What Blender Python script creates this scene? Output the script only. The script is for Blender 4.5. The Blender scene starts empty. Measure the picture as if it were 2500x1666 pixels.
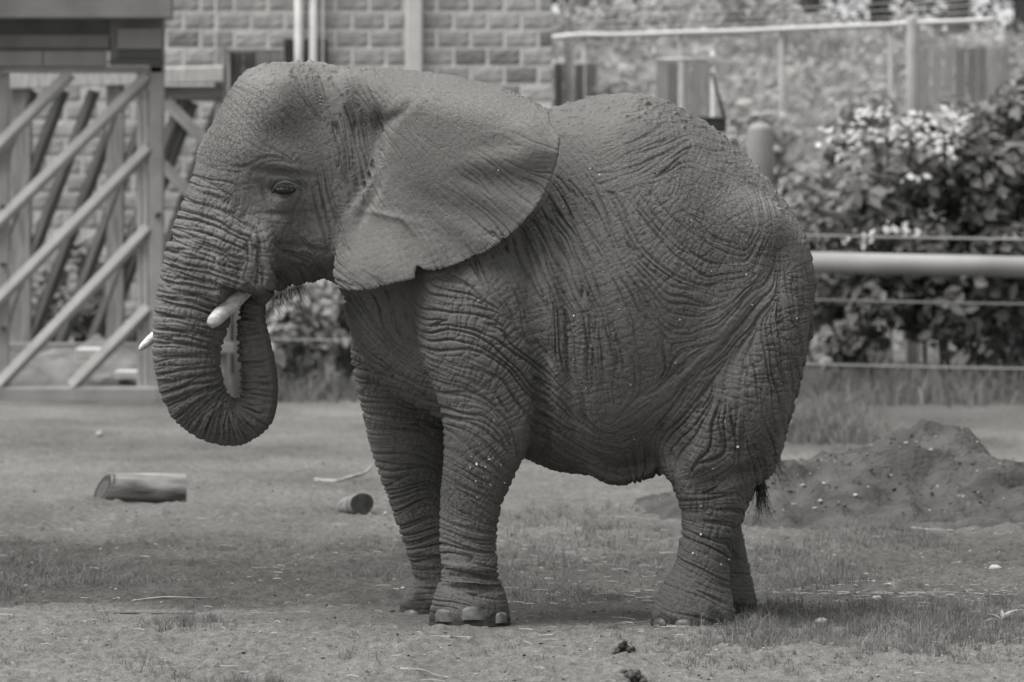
import bpy, math, random
import numpy as np
from mathutils import Vector, Matrix, Euler

random.seed(7)
rng = np.random.default_rng(7)
SC = bpy.context.scene
COL = SC.collection

# ------------------------------------------------------------------ camera, sky, sun, exposure
FPX, D0, CAMH, HORY = 13000.0, 25.0, 1.96, 490.0       # focal length in photo pixels, distance to the elephant, eye height, horizon row
cam_d = bpy.data.cameras.new('camera')
cam = bpy.data.objects.new('camera', cam_d); COL.objects.link(cam)
cam.location = (0, -D0, CAMH); cam.rotation_euler = (math.radians(90), 0, 0)
cam_d.sensor_width = 36; cam_d.lens = FPX / 2500 * 36
cam_d.shift_y = -(833 - HORY) / 2500
cam_d.clip_start = 0.5; cam_d.clip_end = 3000
cam_d.dof.use_dof = True; cam_d.dof.focus_distance = D0 - 0.45; cam_d.dof.aperture_fstop = 4.2
SC.camera = cam

SUN_AZ, SUN_EL = math.radians(-108), math.radians(66)    # azimuth measured from +Y (away from camera) towards +X
sd = Vector((math.sin(SUN_AZ) * math.cos(SUN_EL), math.cos(SUN_AZ) * math.cos(SUN_EL), math.sin(SUN_EL)))
w = bpy.data.worlds.new('World'); SC.world = w; w.use_nodes = True
nt = w.node_tree; nt.nodes.clear()
sky = nt.nodes.new('ShaderNodeTexSky'); sky.sky_type = 'NISHITA'; sky.sun_disc = False
sky.sun_elevation = SUN_EL; sky.sun_rotation = SUN_AZ; sky.air_density = 1.0; sky.dust_density = 1.5; sky.ozone_density = 1.0
bw = nt.nodes.new('ShaderNodeRGBToBW'); bg = nt.nodes.new('ShaderNodeBackground'); wo = nt.nodes.new('ShaderNodeOutputWorld')
bg.inputs['Strength'].default_value = 0.06
nt.links.new(sky.outputs[0], bw.inputs[0]); nt.links.new(bw.outputs[0], bg.inputs[0]); nt.links.new(bg.outputs[0], wo.inputs[0])
sl = bpy.data.lights.new('sun', 'SUN'); sl.energy = 1.5; sl.angle = math.radians(62); sl.color = (1.0, 0.985, 0.96)
sun = bpy.data.objects.new('sun', sl); COL.objects.link(sun); sun.location = (-10, 5, 20)
sun.rotation_euler = sd.to_track_quat('Z', 'Y').to_euler()
SC.view_settings.view_transform = 'Standard'; SC.view_settings.look = 'None'
SC.view_settings.exposure = 1.95; SC.view_settings.gamma = 1.0

# ------------------------------------------------------------------ helpers
def P(px, py, D):
    """photo pixel at distance D (metres from the camera) -> world point"""
    return Vector(((px - 1250) * D / FPX, D - D0, CAMH - (py - HORY) * D / FPX))

def G(px, py):
    """photo pixel on the flat ground -> world point"""
    D = CAMH * FPX / (py - HORY)
    return Vector(((px - 1250) * D / FPX, D - D0, 0.0))

def tag(o, label=None, cat=None, group=None, kind=None):
    if label: o['label'] = label
    if cat: o['category'] = cat
    if group: o['group'] = group
    if kind: o['kind'] = kind
    return o

def empty(name, loc, label=None, cat=None, group=None):
    o = bpy.data.objects.new(name, None); COL.objects.link(o); o.location = loc
    o.empty_display_size = 0.2
    return tag(o, label, cat, group)

def link(name, me, mat=None, parent=None, loc=None, smooth=False):
    o = bpy.data.objects.new(name, me); COL.objects.link(o)
    if mat is not None and len(me.materials) == 0: me.materials.append(mat)
    if parent is not None:
        o.parent = parent
        o.location = (Vector(loc) - world_loc(parent)) if loc is not None else -world_loc(parent)
    elif loc is not None: o.location = loc
    if smooth: me.polygons.foreach_set('use_smooth', np.ones(len(me.polygons), bool))
    return o

def world_loc(o):
    v = Vector(o.location)
    while o.parent: o = o.parent; v = v + o.location
    return v

def mesh_np(name, V, F, ngons=None):
    """V (n,3) floats, F (m,3|4) ints, ngons: extra faces of any size"""
    me = bpy.data.meshes.new(name)
    V = np.ascontiguousarray(V, np.float32); F = np.ascontiguousarray(F, np.int32)
    k = F.shape[1]; lv = F.ravel(); ls = np.arange(0, F.size, k, dtype=np.int32)
    if ngons:
        sz = np.array([len(g) for g in ngons]); ls = np.concatenate([ls, F.size + np.concatenate([[0], np.cumsum(sz)[:-1]])]).astype(np.int32)
        lv = np.concatenate([lv, np.array([q for g in ngons for q in g], np.int32)])
    me.vertices.add(len(V)); me.vertices.foreach_set('co', V.ravel())
    me.loops.add(len(lv)); me.loops.foreach_set('vertex_index', lv)
    me.polygons.add(len(ls)); me.polygons.foreach_set('loop_start', ls)
    me.update(calc_edges=True)
    return me

def mesh_py(name, verts, faces):
    me = bpy.data.meshes.new(name); me.from_pydata([tuple(v) for v in verts], [], faces); me.update(); return me

# value noise
def _hash(ix, iy, iz, s):
    h = (ix.astype(np.int64) * 73856093) ^ (iy.astype(np.int64) * 19349663) ^ (iz.astype(np.int64) * 83492791) ^ (s * 2654435761)
    h = (h ^ (h >> 13)) * 1274126177 & 0x7fffffff
    h = (h ^ (h >> 11)) & 0xffff
    return h.astype(np.float32) / 65535.0
def vnoise(x, y, z, s=0):
    x = np.asarray(x, np.float32); y = np.asarray(y, np.float32) + 0 * x; z = np.asarray(z, np.float32) + 0 * x
    ix, iy, iz = np.floor(x), np.floor(y), np.floor(z)
    fx, fy, fz = x - ix, y - iy, z - iz
    fx, fy, fz = [f * f * (3 - 2 * f) for f in (fx, fy, fz)]
    r = 0
    for a in (0, 1):
        for b in (0, 1):
            for c in (0, 1):
                r = r + _hash(ix + a, iy + b, iz + c, s) * (fx if a else 1 - fx) * (fy if b else 1 - fy) * (fz if c else 1 - fz)
    return r * 2 - 1
def fbm(x, y, z, o=4, s=0):
    r = 0; a = 1.0; f = 1.0
    for i in range(o):
        r = r + a * vnoise(x * f, y * f, z * f, s + i * 17); a *= 0.5; f *= 2.03
    return r
def sstep(a, b, x):
    t = np.clip((x - a) / (b - a), 0, 1); return t * t * (3 - 2 * t)

# ------------------------------------------------------------------ materials (a black-and-white place: every colour is a warm grey)
def gcol(v): return (v, v * 0.992, v * 0.972, 1)
MATS = {}
def material(name, albedo, rough=0.85, var=0.25, vscale=6.0, bump=0.3, bscale=40.0, bdist=0.01, spec=0.25, coord='Object', stretch=(1, 1, 1), cell=0.0, cscale=20.0, translucent=0.0, rnd=0.0, metallic=0.0):
    if name in MATS: return MATS[name]
    m = bpy.data.materials.new(name); m.use_nodes = True; N = m.node_tree; L = N.links
    b = N.nodes['Principled BSDF']; out = N.nodes['Material Output']
    b.inputs['Roughness'].default_value = rough; b.inputs['Specular IOR Level'].default_value = spec
    b.inputs['Metallic'].default_value = metallic
    tc = N.nodes.new('ShaderNodeTexCoord'); mp = N.nodes.new('ShaderNodeMapping'); mp.inputs['Scale'].default_value = stretch
    L.new(tc.outputs[coord], mp.inputs[0])
    n1 = N.nodes.new('ShaderNodeTexNoise'); n1.inputs['Scale'].default_value = vscale; n1.inputs['Detail'].default_value = 6
    L.new(mp.outputs[0], n1.inputs['Vector'])
    rp = N.nodes.new('ShaderNodeValToRGB'); rp.color_ramp.elements[0].position = 0.3; rp.color_ramp.elements[1].position = 0.7
    rp.color_ramp.elements[0].color = gcol(albedo * (1 - var)); rp.color_ramp.elements[1].color = gcol(min(albedo * (1 + var), 0.9))
    L.new(n1.outputs['Fac'], rp.inputs[0]); src = rp.outputs[0]
    if rnd > 0:
        oi = N.nodes.new('ShaderNodeObjectInfo'); mr = N.nodes.new('ShaderNodeMapRange')
        mr.inputs['To Min'].default_value = 1 - rnd; mr.inputs['To Max'].default_value = 1 + rnd
        L.new(oi.outputs['Random'], mr.inputs['Value'])
        mx = N.nodes.new('ShaderNodeVectorMath'); mx.operation = 'SCALE'
        L.new(src, mx.inputs[0]); L.new(mr.outputs[0], mx.inputs['Scale']); src = mx.outputs[0]
    L.new(src, b.inputs['Base Color'])
    if bump > 0:
        n2 = N.nodes.new('ShaderNodeTexNoise'); n2.inputs['Scale'].default_value = bscale; n2.inputs['Detail'].default_value = 5
        L.new(mp.outputs[0], n2.inputs['Vector'])
        bp = N.nodes.new('ShaderNodeBump'); bp.inputs['Strength'].default_value = bump; bp.inputs['Distance'].default_value = bdist
        L.new(n2.outputs['Fac'], bp.inputs['Height']); L.new(bp.outputs[0], b.inputs['Normal'])
    if translucent > 0:
        tr = N.nodes.new('ShaderNodeBsdfTranslucent'); ms = N.nodes.new('ShaderNodeMixShader'); ms.inputs[0].default_value = translucent
        L.new(src, tr.inputs[0]); L.new(b.outputs[0], ms.inputs[1]); L.new(tr.outputs[0], ms.inputs[2]); L.new(ms.outputs[0], out.inputs[0])
    MATS[name] = m
    return m

# ------------------------------------------------------------------ ground
def ground_h(x, y):
    x = np.asarray(x, np.float32); y = np.asarray(y, np.float32)
    near = np.exp(-((y - 2) / 25.0) ** 2)
    h = 0.035 * fbm(x * 0.35, y * 0.22, 3.1, 3, 5) + near * 0.026 * fbm(x * 2.3, y * 1.7, 1.0, 4, 9)
    h = h + near * (0.013 * fbm(x * 9, y * 8, 2.0, 3, 21) + 0.026 * np.maximum(0, fbm(x * 15, y * 13, 7.0, 2, 23) - .3))
    # shallow crest in front of the feet, level pad where the elephant stands
    pad = np.exp(-((x - 0.2) / 1.9) ** 4 - ((y - 0.0) / 0.75) ** 4)
    h = h * (1 - 0.9 * pad)
    h = h + 0.018 * np.exp(-((y + 0.75) / 0.22) ** 2) * sstep(0.9, -0.3, x)
    return h

def m_ground():
    m = bpy.data.materials.new('soil'); m.use_nodes = True; N = m.node_tree; L = N.links
    b = N.nodes['Principled BSDF']; b.inputs['Roughness'].default_value = 0.95; b.inputs['Specular IOR Level'].default_value = 0.1
    tc = N.nodes.new('ShaderNodeTexCoord')
    def noise(scale, detail=6, st=(1, 1, 1), rough=0.6):
        mp = N.nodes.new('ShaderNodeMapping'); mp.inputs['Scale'].default_value = st; L.new(tc.outputs['Object'], mp.inputs[0])
        n = N.nodes.new('ShaderNodeTexNoise'); n.inputs['Scale'].default_value = scale; n.inputs['Detail'].default_value = detail; n.inputs['Roughness'].default_value = rough
        L.new(mp.outputs[0], n.inputs['Vector']); return n.outputs['Fac']
    def ramp(src, p0, p1, c0, c1):
        r = N.nodes.new('ShaderNodeValToRGB'); r.color_ramp.elements[0].position = p0; r.color_ramp.elements[1].position = p1
        r.color_ramp.elements[0].color = c0; r.color_ramp.elements[1].color = c1; L.new(src, r.inputs[0]); return r.outputs[0]
    def mix(fac, a, bb, mode='MIX'):
        x = N.nodes.new('ShaderNodeMixRGB'); x.blend_type = mode
        if isinstance(fac, float): x.inputs[0].default_value = fac
        else: L.new(fac, x.inputs[0])
        L.new(a, x.inputs[1]); L.new(bb, x.inputs[2]); return x.outputs[0]
    base = ramp(noise(0.55, 8, (0.8, 0.5, 1)), 0.36, 0.64, gcol(0.18), gcol(0.32))
    # darker soil tone: a band behind the feet and farther patches (attribute written per vertex)
    at = N.nodes.new('ShaderNodeAttribute'); at.attribute_name = 'darker'
    darker = ramp(noise(2.4, 8, (1, 0.6, 1)), 0.3, 0.7, gcol(0.075), gcol(0.14))
    c = mix(at.outputs['Fac'], base, darker)
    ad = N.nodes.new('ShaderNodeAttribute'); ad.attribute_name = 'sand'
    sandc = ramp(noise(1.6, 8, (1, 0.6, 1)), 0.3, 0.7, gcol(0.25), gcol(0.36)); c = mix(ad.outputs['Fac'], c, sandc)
    fine = ramp(noise(26, 8, (1, 0.5, 1), 0.75), 0.33, 0.67, gcol(0.40), gcol(1.12))
    c = mix(0.9, c, fine, 'MULTIPLY')
    grit = ramp(noise(140, 4, (1, 0.6, 1), 0.8), 0.36, 0.62, gcol(0.42), gcol(1.25))
    c = mix(0.8, c, grit, 'MULTIPLY')
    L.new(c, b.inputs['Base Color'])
    bp = N.nodes.new('ShaderNodeBump'); bp.inputs['Strength'].default_value = 0.9; bp.inputs['Distance'].default_value = 0.035
    L.new(noise(38, 10, (1, 1, 1), 0.8), bp.inputs['Height']); L.new(bp.outputs[0], b.inputs['Normal'])
    return m
M_SOIL = m_ground()

def axis(lo, hi, n, far, m):
    a = np.linspace(lo, hi, n); k = np.linspace(0, 1, m + 1)[1:]
    ext = (far ** k - 1) / (far - 1)
    return np.concatenate([(lo - ext * 700)[::-1], a, hi + ext * 700])
def build_ground():
    # rows and columns widen with distance from where the elephant is watched
    ys = np.concatenate([np.linspace(-24.5, -4.2, 14), np.linspace(-4, 6, 250), np.linspace(6.06, 36, 130), 36 + np.geomspace(0.4, 1500, 30)])
    xs = np.concatenate([-1700 - np.geomspace(60, 120000, 16)[::-1], np.linspace(-1600, 1600, 390), 1700 + np.geomspace(60, 120000, 16)])
    U, Y = np.meshgrid(xs, ys); X = U * np.clip(Y + D0, 18, 70) / FPX * (1 + 0 * Y)
    Z = ground_h(X, Y)
    V = np.stack([X, Y, Z], -1).reshape(-1, 3)
    nx = len(xs); i = np.arange(len(ys) - 1)[:, None] * nx + np.arange(nx - 1)[None]
    F = np.stack([i, i + 1, i + nx + 1, i + nx], -1).reshape(-1, 4)
    me = mesh_np('ground', V, F)
    # darker band that runs behind the feet, with ragged edges
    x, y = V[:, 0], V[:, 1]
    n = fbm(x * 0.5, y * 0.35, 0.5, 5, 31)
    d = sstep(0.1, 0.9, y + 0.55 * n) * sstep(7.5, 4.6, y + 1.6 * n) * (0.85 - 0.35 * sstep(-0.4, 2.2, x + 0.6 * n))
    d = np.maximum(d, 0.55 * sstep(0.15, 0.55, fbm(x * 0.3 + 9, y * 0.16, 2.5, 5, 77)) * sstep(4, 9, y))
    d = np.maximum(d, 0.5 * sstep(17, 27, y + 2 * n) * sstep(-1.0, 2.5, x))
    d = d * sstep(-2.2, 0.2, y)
    a = me.attributes.new('darker', 'FLOAT', 'POINT'); a.data.foreach_set('value', np.clip(d, 0, 1).astype(np.float32))
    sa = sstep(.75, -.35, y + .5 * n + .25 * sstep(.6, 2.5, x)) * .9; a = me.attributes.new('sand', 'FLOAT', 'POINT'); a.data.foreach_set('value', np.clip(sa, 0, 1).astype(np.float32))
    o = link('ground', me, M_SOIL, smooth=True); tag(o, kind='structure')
build_ground()

# ------------------------------------------------------------------ elephant
S0 = D0 / FPX                                            # metres per photo pixel at the elephant's middle
def px2x(px, y=0.0): return (px - 1250) * (D0 + y) / FPX
def py2z(py, y=0.0): return CAMH - (py - HORY) * (D0 + y) / FPX
def crom(pts, n):
    """Catmull-Rom through control rows"""
    p = np.asarray(pts, np.float64); p = np.vstack([2 * p[0] - p[1], p, 2 * p[-1] - p[-2]])
    out = []
    segs = len(p) - 3; t = np.linspace(0, segs, n)
    for tt in t:
        i = min(int(tt), segs - 1); u = tt - i
        a, b, c, d = p[i:i + 4]
        out.append(0.5 * (2 * b + (c - a) * u + (2 * a - 5 * b + 4 * c - d) * u * u + (3 * b - a - 3 * c + d) * u ** 3))
    return np.array(out)

HS = 0.0088
GX = np.arange(-1.90, 1.56, HS, dtype=np.float32); GY = np.arange(-0.98, 0.86, HS, dtype=np.float32); GZ = np.arange(-0.06, 2.66, HS, dtype=np.float32)
FLD = np.full((len(GX), len(GY), len(GZ)), 0.3, np.float32)

def sub(x0, x1, y0, y1, z0, z1):
    ix = slice(max(0, int((x0 - GX[0]) / HS)), min(len(GX), int((x1 - GX[0]) / HS) + 2))
    iy = slice(max(0, int((y0 - GY[0]) / HS)), min(len(GY), int((y1 - GY[0]) / HS) + 2))
    iz = slice(max(0, int((z0 - GZ[0]) / HS)), min(len(GZ), int((z1 - GZ[0]) / HS) + 2))
    return ix, iy, iz
def smin_into(box, f, k):
    a = FLD[box]
    h = np.maximum(k - np.abs(a - f), 0) / k
    FLD[box] = np.minimum(a, f) - h * h * k * 0.25
def to_dist(g, qmax=None):
    gx, gy, gz = np.gradient(g, HS)
    q = np.sqrt(gx * gx + gy * gy + gz * gz); np.maximum(q, 0.8, out=q)
    if qmax is not None: np.minimum(q, qmax, out=q)
    return (g - 1) / q

def tube(st, k, ydep=None, p=2.2, zcut=None):
    """st rows: px, py, r_px, yc, hy.  Lofted limb whose outline in the side view is traced from the photograph."""
    s = np.array(st, np.float64)
    q = np.stack([px2x(s[:, 0], s[:, 3]), py2z(s[:, 1], s[:, 3]), s[:, 2] * (D0 + s[:, 3]) / FPX, s[:, 3], s[:, 4]], 1)
    c = crom(q, 14 * len(q))
    m = 0.12
    x0, x1 = (c[:, 0] - c[:, 2]).min() - m, (c[:, 0] + c[:, 2]).max() + m
    z0, z1 = (c[:, 1] - c[:, 2]).min() - m, (c[:, 1] + c[:, 2]).max() + m
    y0, y1 = (c[:, 3] - c[:, 4]).min() - m, (c[:, 3] + c[:, 4]).max() + m
    box = sub(x0, x1, y0, y1, z0, z1)
    x = GX[box[0]][:, None]; z = GZ[box[2]][None]
    best = np.full((x.shape[0], z.shape[1]), 1e9); bt = np.zeros_like(best)
    for i in range(len(c) - 1):
        ax, az = c[i, :2]; bx, bz = c[i + 1, :2]; dx, dz = bx - ax, bz - az; l2 = dx * dx + dz * dz + 1e-12
        t = np.clip(((x - ax) * dx + (z - az) * dz) / l2, 0, 1)
        r = c[i, 2] + (c[i + 1, 2] - c[i, 2]) * t
        d = np.hypot(x - ax - t * dx, z - az - t * dz) / r
        msk = d < best; best = np.where(msk, d, best); bt = np.where(msk, i + t, bt)
    ii = np.arange(len(c)); yc = np.interp(bt, ii, c[:, 3]).astype(np.float32); hy = np.interp(bt, ii, c[:, 4]).astype(np.float32)
    u = best.astype(np.float32)
    y = GY[box[1]][None, :, None]
    v = np.abs(y - yc[:, None, :]) / hy[:, None, :]
    g = (u[:, None, :] ** p + v ** p) ** (1 / p)
    rl = np.interp(bt, ii, c[:, 2]).astype(np.float32)
    f = to_dist(g, 1.5 / np.minimum(rl, hy)[:, None, :])
    if zcut is not None: f = np.maximum(f, (zcut - GZ[box[2]])[None, None, :])
    smin_into(box, f, k)
    return c

def poly_sd(poly, x, z):
    p = np.array(poly); n = len(p); d = np.full(np.broadcast(x, z).shape, 1e9); ins = np.zeros(d.shape, bool)
    for i in range(n):
        ax, az = p[i]; bx, bz = p[(i + 1) % n]; dx, dz = bx - ax, bz - az
        t = np.clip(((x - ax) * dx + (z - az) * dz) / (dx * dx + dz * dz + 1e-12), 0, 1)
        d = np.minimum(d, np.hypot(x - ax - t * dx, z - az - t * dz))
        if az != bz:
            c = (az > z) != (bz > z); xi = ax + (z - az) / (bz - az) * dx
            ins ^= c & (x < xi)
    return np.where(ins, -d, d)
def smooth_poly(pts, n):
    p = list(pts); return crom(p + [p[0]], n)[:-1]

# ---- torso
TS = np.array([  # px, top, bottom, half width
    (840, 560, 770, .16), (870, 450, 850, .26), (920, 360, 930, .34), (1000, 290, 985, .43), (1100, 262, 1035, .52), (1200, 262, 1088, .58), (1290, 264, 1125, .63), (1344, 264, 1146, .665),
    (1400, 250, 1158, .70), (1470, 235, 1161, .735), (1535, 229, 1158, .75), (1600, 239, 1158, .74), (1657, 263, 1160, .72), (1753, 322, 1168, .665), (1827, 388, 1172, .60),
    (1875, 440, 1150, .535), (1902, 477, 1085, .48), (1930, 514, 990, .41), (1955, 556, 890, .34), (1970, 592, 815, .26), (1980, 628, 755, .18), (1987, 668, 708, .09)], float)
def torso():
    a = crom(TS, 300); xs = px2x(a[:, 0])
    box = sub(xs[0] - .1, xs[-1] + .1, -.9, .9, 0.6, 2.66)
    x = GX[box[0]]
    top = np.interp(x, xs, py2z(a[:, 1])); bot = np.interp(x, xs, py2z(a[:, 2])); hy = np.interp(x, xs, a[:, 3])
    # taper off beyond the ends so the surface closes
    zc = ((top + bot) / 2)[:, None, None]; hz = ((top - bot) / 2)[:, None, None]
    y = GY[box[1]][None, :, None]; z = GZ[box[2]][None, None, :]
    wv = (z - zc) / hz
    prof = 1 - 0.30 * np.clip(wv, 0, 1.2) ** 1.6 - 0.06 * np.clip(-wv, 0, 1.2) ** 2
    v = np.abs(y) / (hy[:, None, None] * prof)
    g = ((np.abs(wv) ** 2.3 + v ** 2.3) ** (1 / 2.3)).astype(np.float32)
    ex = np.maximum(np.maximum(xs[0] - x, x - xs[-1]), 0)[:, None, None] * 60
    g = g + ex.astype(np.float32)
    smin_into(box, to_dist(g), 0.02)
torso()

# ---- neck, head, trunk (the head is turned some 20 degrees towards the camera: its middle plane is sheared in depth)
def yhead(px): return -0.05 - 0.36 * max(0.0, (900 - px)) * S0 - 0.0 * px
tube([(1120, 520, 235, -.02, .46), (1000, 470, 250, -.05, .43), (900, 430, 250, -.07, .38), (820, 420, 230, -.09, .34)], 0.10)
HEAD = [(905, 190), (850, 172), (808, 158), (744, 152), (680, 154), (616, 167), (574, 201), (542, 253), (512, 317), (495, 360), (482, 405), (470, 450), (459, 482), (440, 545), (425, 606), (440, 690),
        (500, 745), (560, 742), (600, 724), (650, 720), (674, 708), (690, 690), (740, 690), (795, 680), (850, 700), (905, 660), (955, 560), (960, 420), (945, 280)]
def head():
    pts = smooth_poly([(px2x(a, yhead(a)), py2z(b, yhead(a))) for a, b in HEAD], 170)
    box = sub(-1.75, -.4, -.98, .6, 1.3, 2.66)
    x = GX[box[0]][:, None]; z = GZ[box[2]][None]
    d = -poly_sd(pts, x, z)                                   # inside distance
    R = np.where(z < 1.75, 0.19, 0.27) * 1.0; R = 0.27 - 0.19 * sstep(1.95, 1.68, z)
    tt = np.clip(d / R, 0, 1)
    px = x / S0 + 1250
    H = np.interp(px, [420, 480, 560, 700, 850, 960], [.15, .19, .27, .35, .37, .34]) * (1 - 0.06 * sstep(1.75, 1.45, z))
    pyz = HORY + (CAMH - z) * FPX / (D0 - .4)
    H = H - .14 * sstep(662, 698, px) * sstep(535, 720, pyz + .25 * (690 - px)) - .03 * np.exp(-((px - 755) / 45) ** 2 - ((pyz - 535) / 45) ** 2)     # recess behind the upper lip
    hy = H * np.sqrt(np.clip(1 - (1 - tt) ** 2, 0, 1)) + np.where(d < 0, 0, 0)
    yc = -0.05 - 0.36 * np.maximum(0, 900 - px) * S0
    y = GY[box[1]][None, :, None]
    inside = np.abs(y - yc[:, None, :]) - hy[:, None, :]
    f = np.where(d[:, None, :] > 0, inside * 0.75, np.hypot(np.abs(y - yc[:, None, :]), d[:, None, :]))
    smin_into(box, f.astype(np.float32), 0.06)
head()
# brow of the far side showing past the forehead
tube([(530, 330, 26, -.02, .10), (508, 385, 30, -.03, .10), (512, 440, 26, -.05, .10)], 0.06)
def ty(px): return -0.05 - 0.36 * (900 - px) * S0
TR = [(570, 420, 92, .17), (545, 500, 96, .19), (514, 600, 103, .19), (488, 690, 101, .185), (468, 775, 94, .175), (457, 850, 85, .165), (461, 915, 81, .155), (482, 975, 77, .14), (525, 1017, 66, .125),
      (574, 1031, 59, .115), (615, 1010, 54, .105), (630, 965, 49, .095), (629, 905, 47, .09), (619, 840, 43, .082), (613, 780, 36, .07), (620, 735, 30, .06), (632, 712, 26, .05)]
TRC = tube([(a, b, r, ty(a), h) for a, b, r, h in TR], 0.035)
# upper lip flap over the tusk, lower jaw
LIP = [(500, 470), (560, 480), (620, 505), (655, 545), (674, 590), (679, 640), (678, 688), (668, 711), (645, 721), (615, 721), (590, 718), (566, 722), (548, 736), (534, 752), (516, 742), (500, 700), (488, 640), (482, 560)]
def lip():
    pts = smooth_poly([(px2x(a, -.5), py2z(b, -.5)) for a, b in LIP], 110); box = sub(-1.55, -.95, -.75, -.1, 1.4, 2.15)
    x = GX[box[0]][:, None]; z = GZ[box[2]][None]; d = -poly_sd(pts, x, z); px = x / S0 + 1250; pyz = HORY + (CAMH - z) * FPX / (D0 - .5)
    R = .05 + .10 * sstep(600, 520, px) + .06 * sstep(600, 530, pyz); tt = np.clip(d / R, 0, 1)
    hy = (.115 - .07 * sstep(560, 500, px) - .09 * sstep(590, 500, pyz) + .0) * np.sqrt(np.clip(1 - (1 - tt) ** 2, 0, 1)); yc = -.475 + .0 * px
    y = GY[box[1]][None, :, None]; f = np.where(d[:, None, :] > 0, (np.abs(y - yc[:, None, :]) - hy[:, None, :]) * .8, np.hypot(np.abs(y - yc[:, None, :]), d[:, None, :]))
    smin_into(box, f.astype(np.float32), .05)
lip()
tube([(850, 600, 75, -.08, .17), (770, 638, 46, -.12, .16), (700, 668, 36, -.16, .13), (660, 695, 26, -.18, .10), (645, 722, 16, -.19, .07)], 0.04)

# ---- legs
LEGNF = tube([(1165, 600, 150, -.36, .20), (1166, 700, 165, -.40, .24), (1169, 807, 155, -.42, .25), (1181, 882, 136, -.43, .24), (1188, 956, 121, -.43, .225), (1190, 1047, 109, -.43, .205), (1174, 1126, 92, -.43, .18),
      (1150, 1222, 76, -.42, .155), (1143, 1318, 71, -.42, .145), (1147, 1381, 70, -.42, .145), (1147, 1429, 76, -.42, .155), (1148, 1472, 90, -.43, .175), (1147, 1507, 99, -.43, .19), (1147, 1560, 102, -.43, .195)], 0.06, zcut=-0.012)
tube([(985, 760, 120, .24, .24), (985, 860, 128, .30, .24), (997, 988, 115, .36, .22), (1008, 1094, 100, .38, .19), (1024, 1201, 79, .39, .16), (1048, 1296, 71, .39, .145), (1070, 1381, 66, .39, .14), (1089, 1425, 70, .39, .15),
      (1075, 1476, 90, .39, .175), (1070, 1507, 97, .39, .19), (1070, 1550, 99, .39, .195)], 0.07, zcut=-0.02)
LEGNH = tube([(1800, 620, 150, -.34, .25), (1795, 760, 175, -.38, .28), (1775, 900, 172, -.41, .285), (1765, 1000, 155, -.42, .265), (1757, 1090, 126, -.42, .23), (1748, 1160, 96, -.42, .19), (1738, 1264, 74, -.41, .155), (1722, 1340, 67, -.41, .145),
      (1709, 1415, 73, -.41, .155), (1697, 1470, 92, -.42, .175), (1692, 1516, 104, -.43, .19), (1692, 1580, 106, -.43, .195)], 0.07, zcut=-0.014)
tube([(1800, 900, 150, .36, .26), (1795, 1050, 125, .38, .23), (1765, 1170, 86, .38, .18), (1750, 1264, 66, .38, .15), (1752, 1339, 68, .38, .145), (1765, 1400, 68, .38, .15), (1764, 1487, 86, .38, .175), (1760, 1527, 91, .38, .185), (1760, 1580, 93, .38, .19)], 0.07, zcut=-0.014)
# rump folds, tail, belly folds
tube([(1840, 1080, 70, -.18, .22), (1842, 1125, 55, -.2, .22), (1825, 1155, 40, -.22, .2)], 0.05)
tube([(1930, 620, 28, 0, .07), (1958, 710, 26, 0, .055), (1944, 860, 22, -.02, .045), (1908, 1020, 20, -.05, .04), (1884, 1110, 14, -.08, .03)], 0.05)
tube([(1440, 1130, 28, -.1, .25), (1490, 1158, 24, -.12, .2), (1545, 1158, 24, -.12, .2), (1610, 1130, 24, -.12, .22)], 0.04)
tube([(1640, 1090, 40, -.36, .16), (1668, 1150, 46, -.40, .15), (1690, 1195, 40, -.41, .15)], 0.06)

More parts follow.
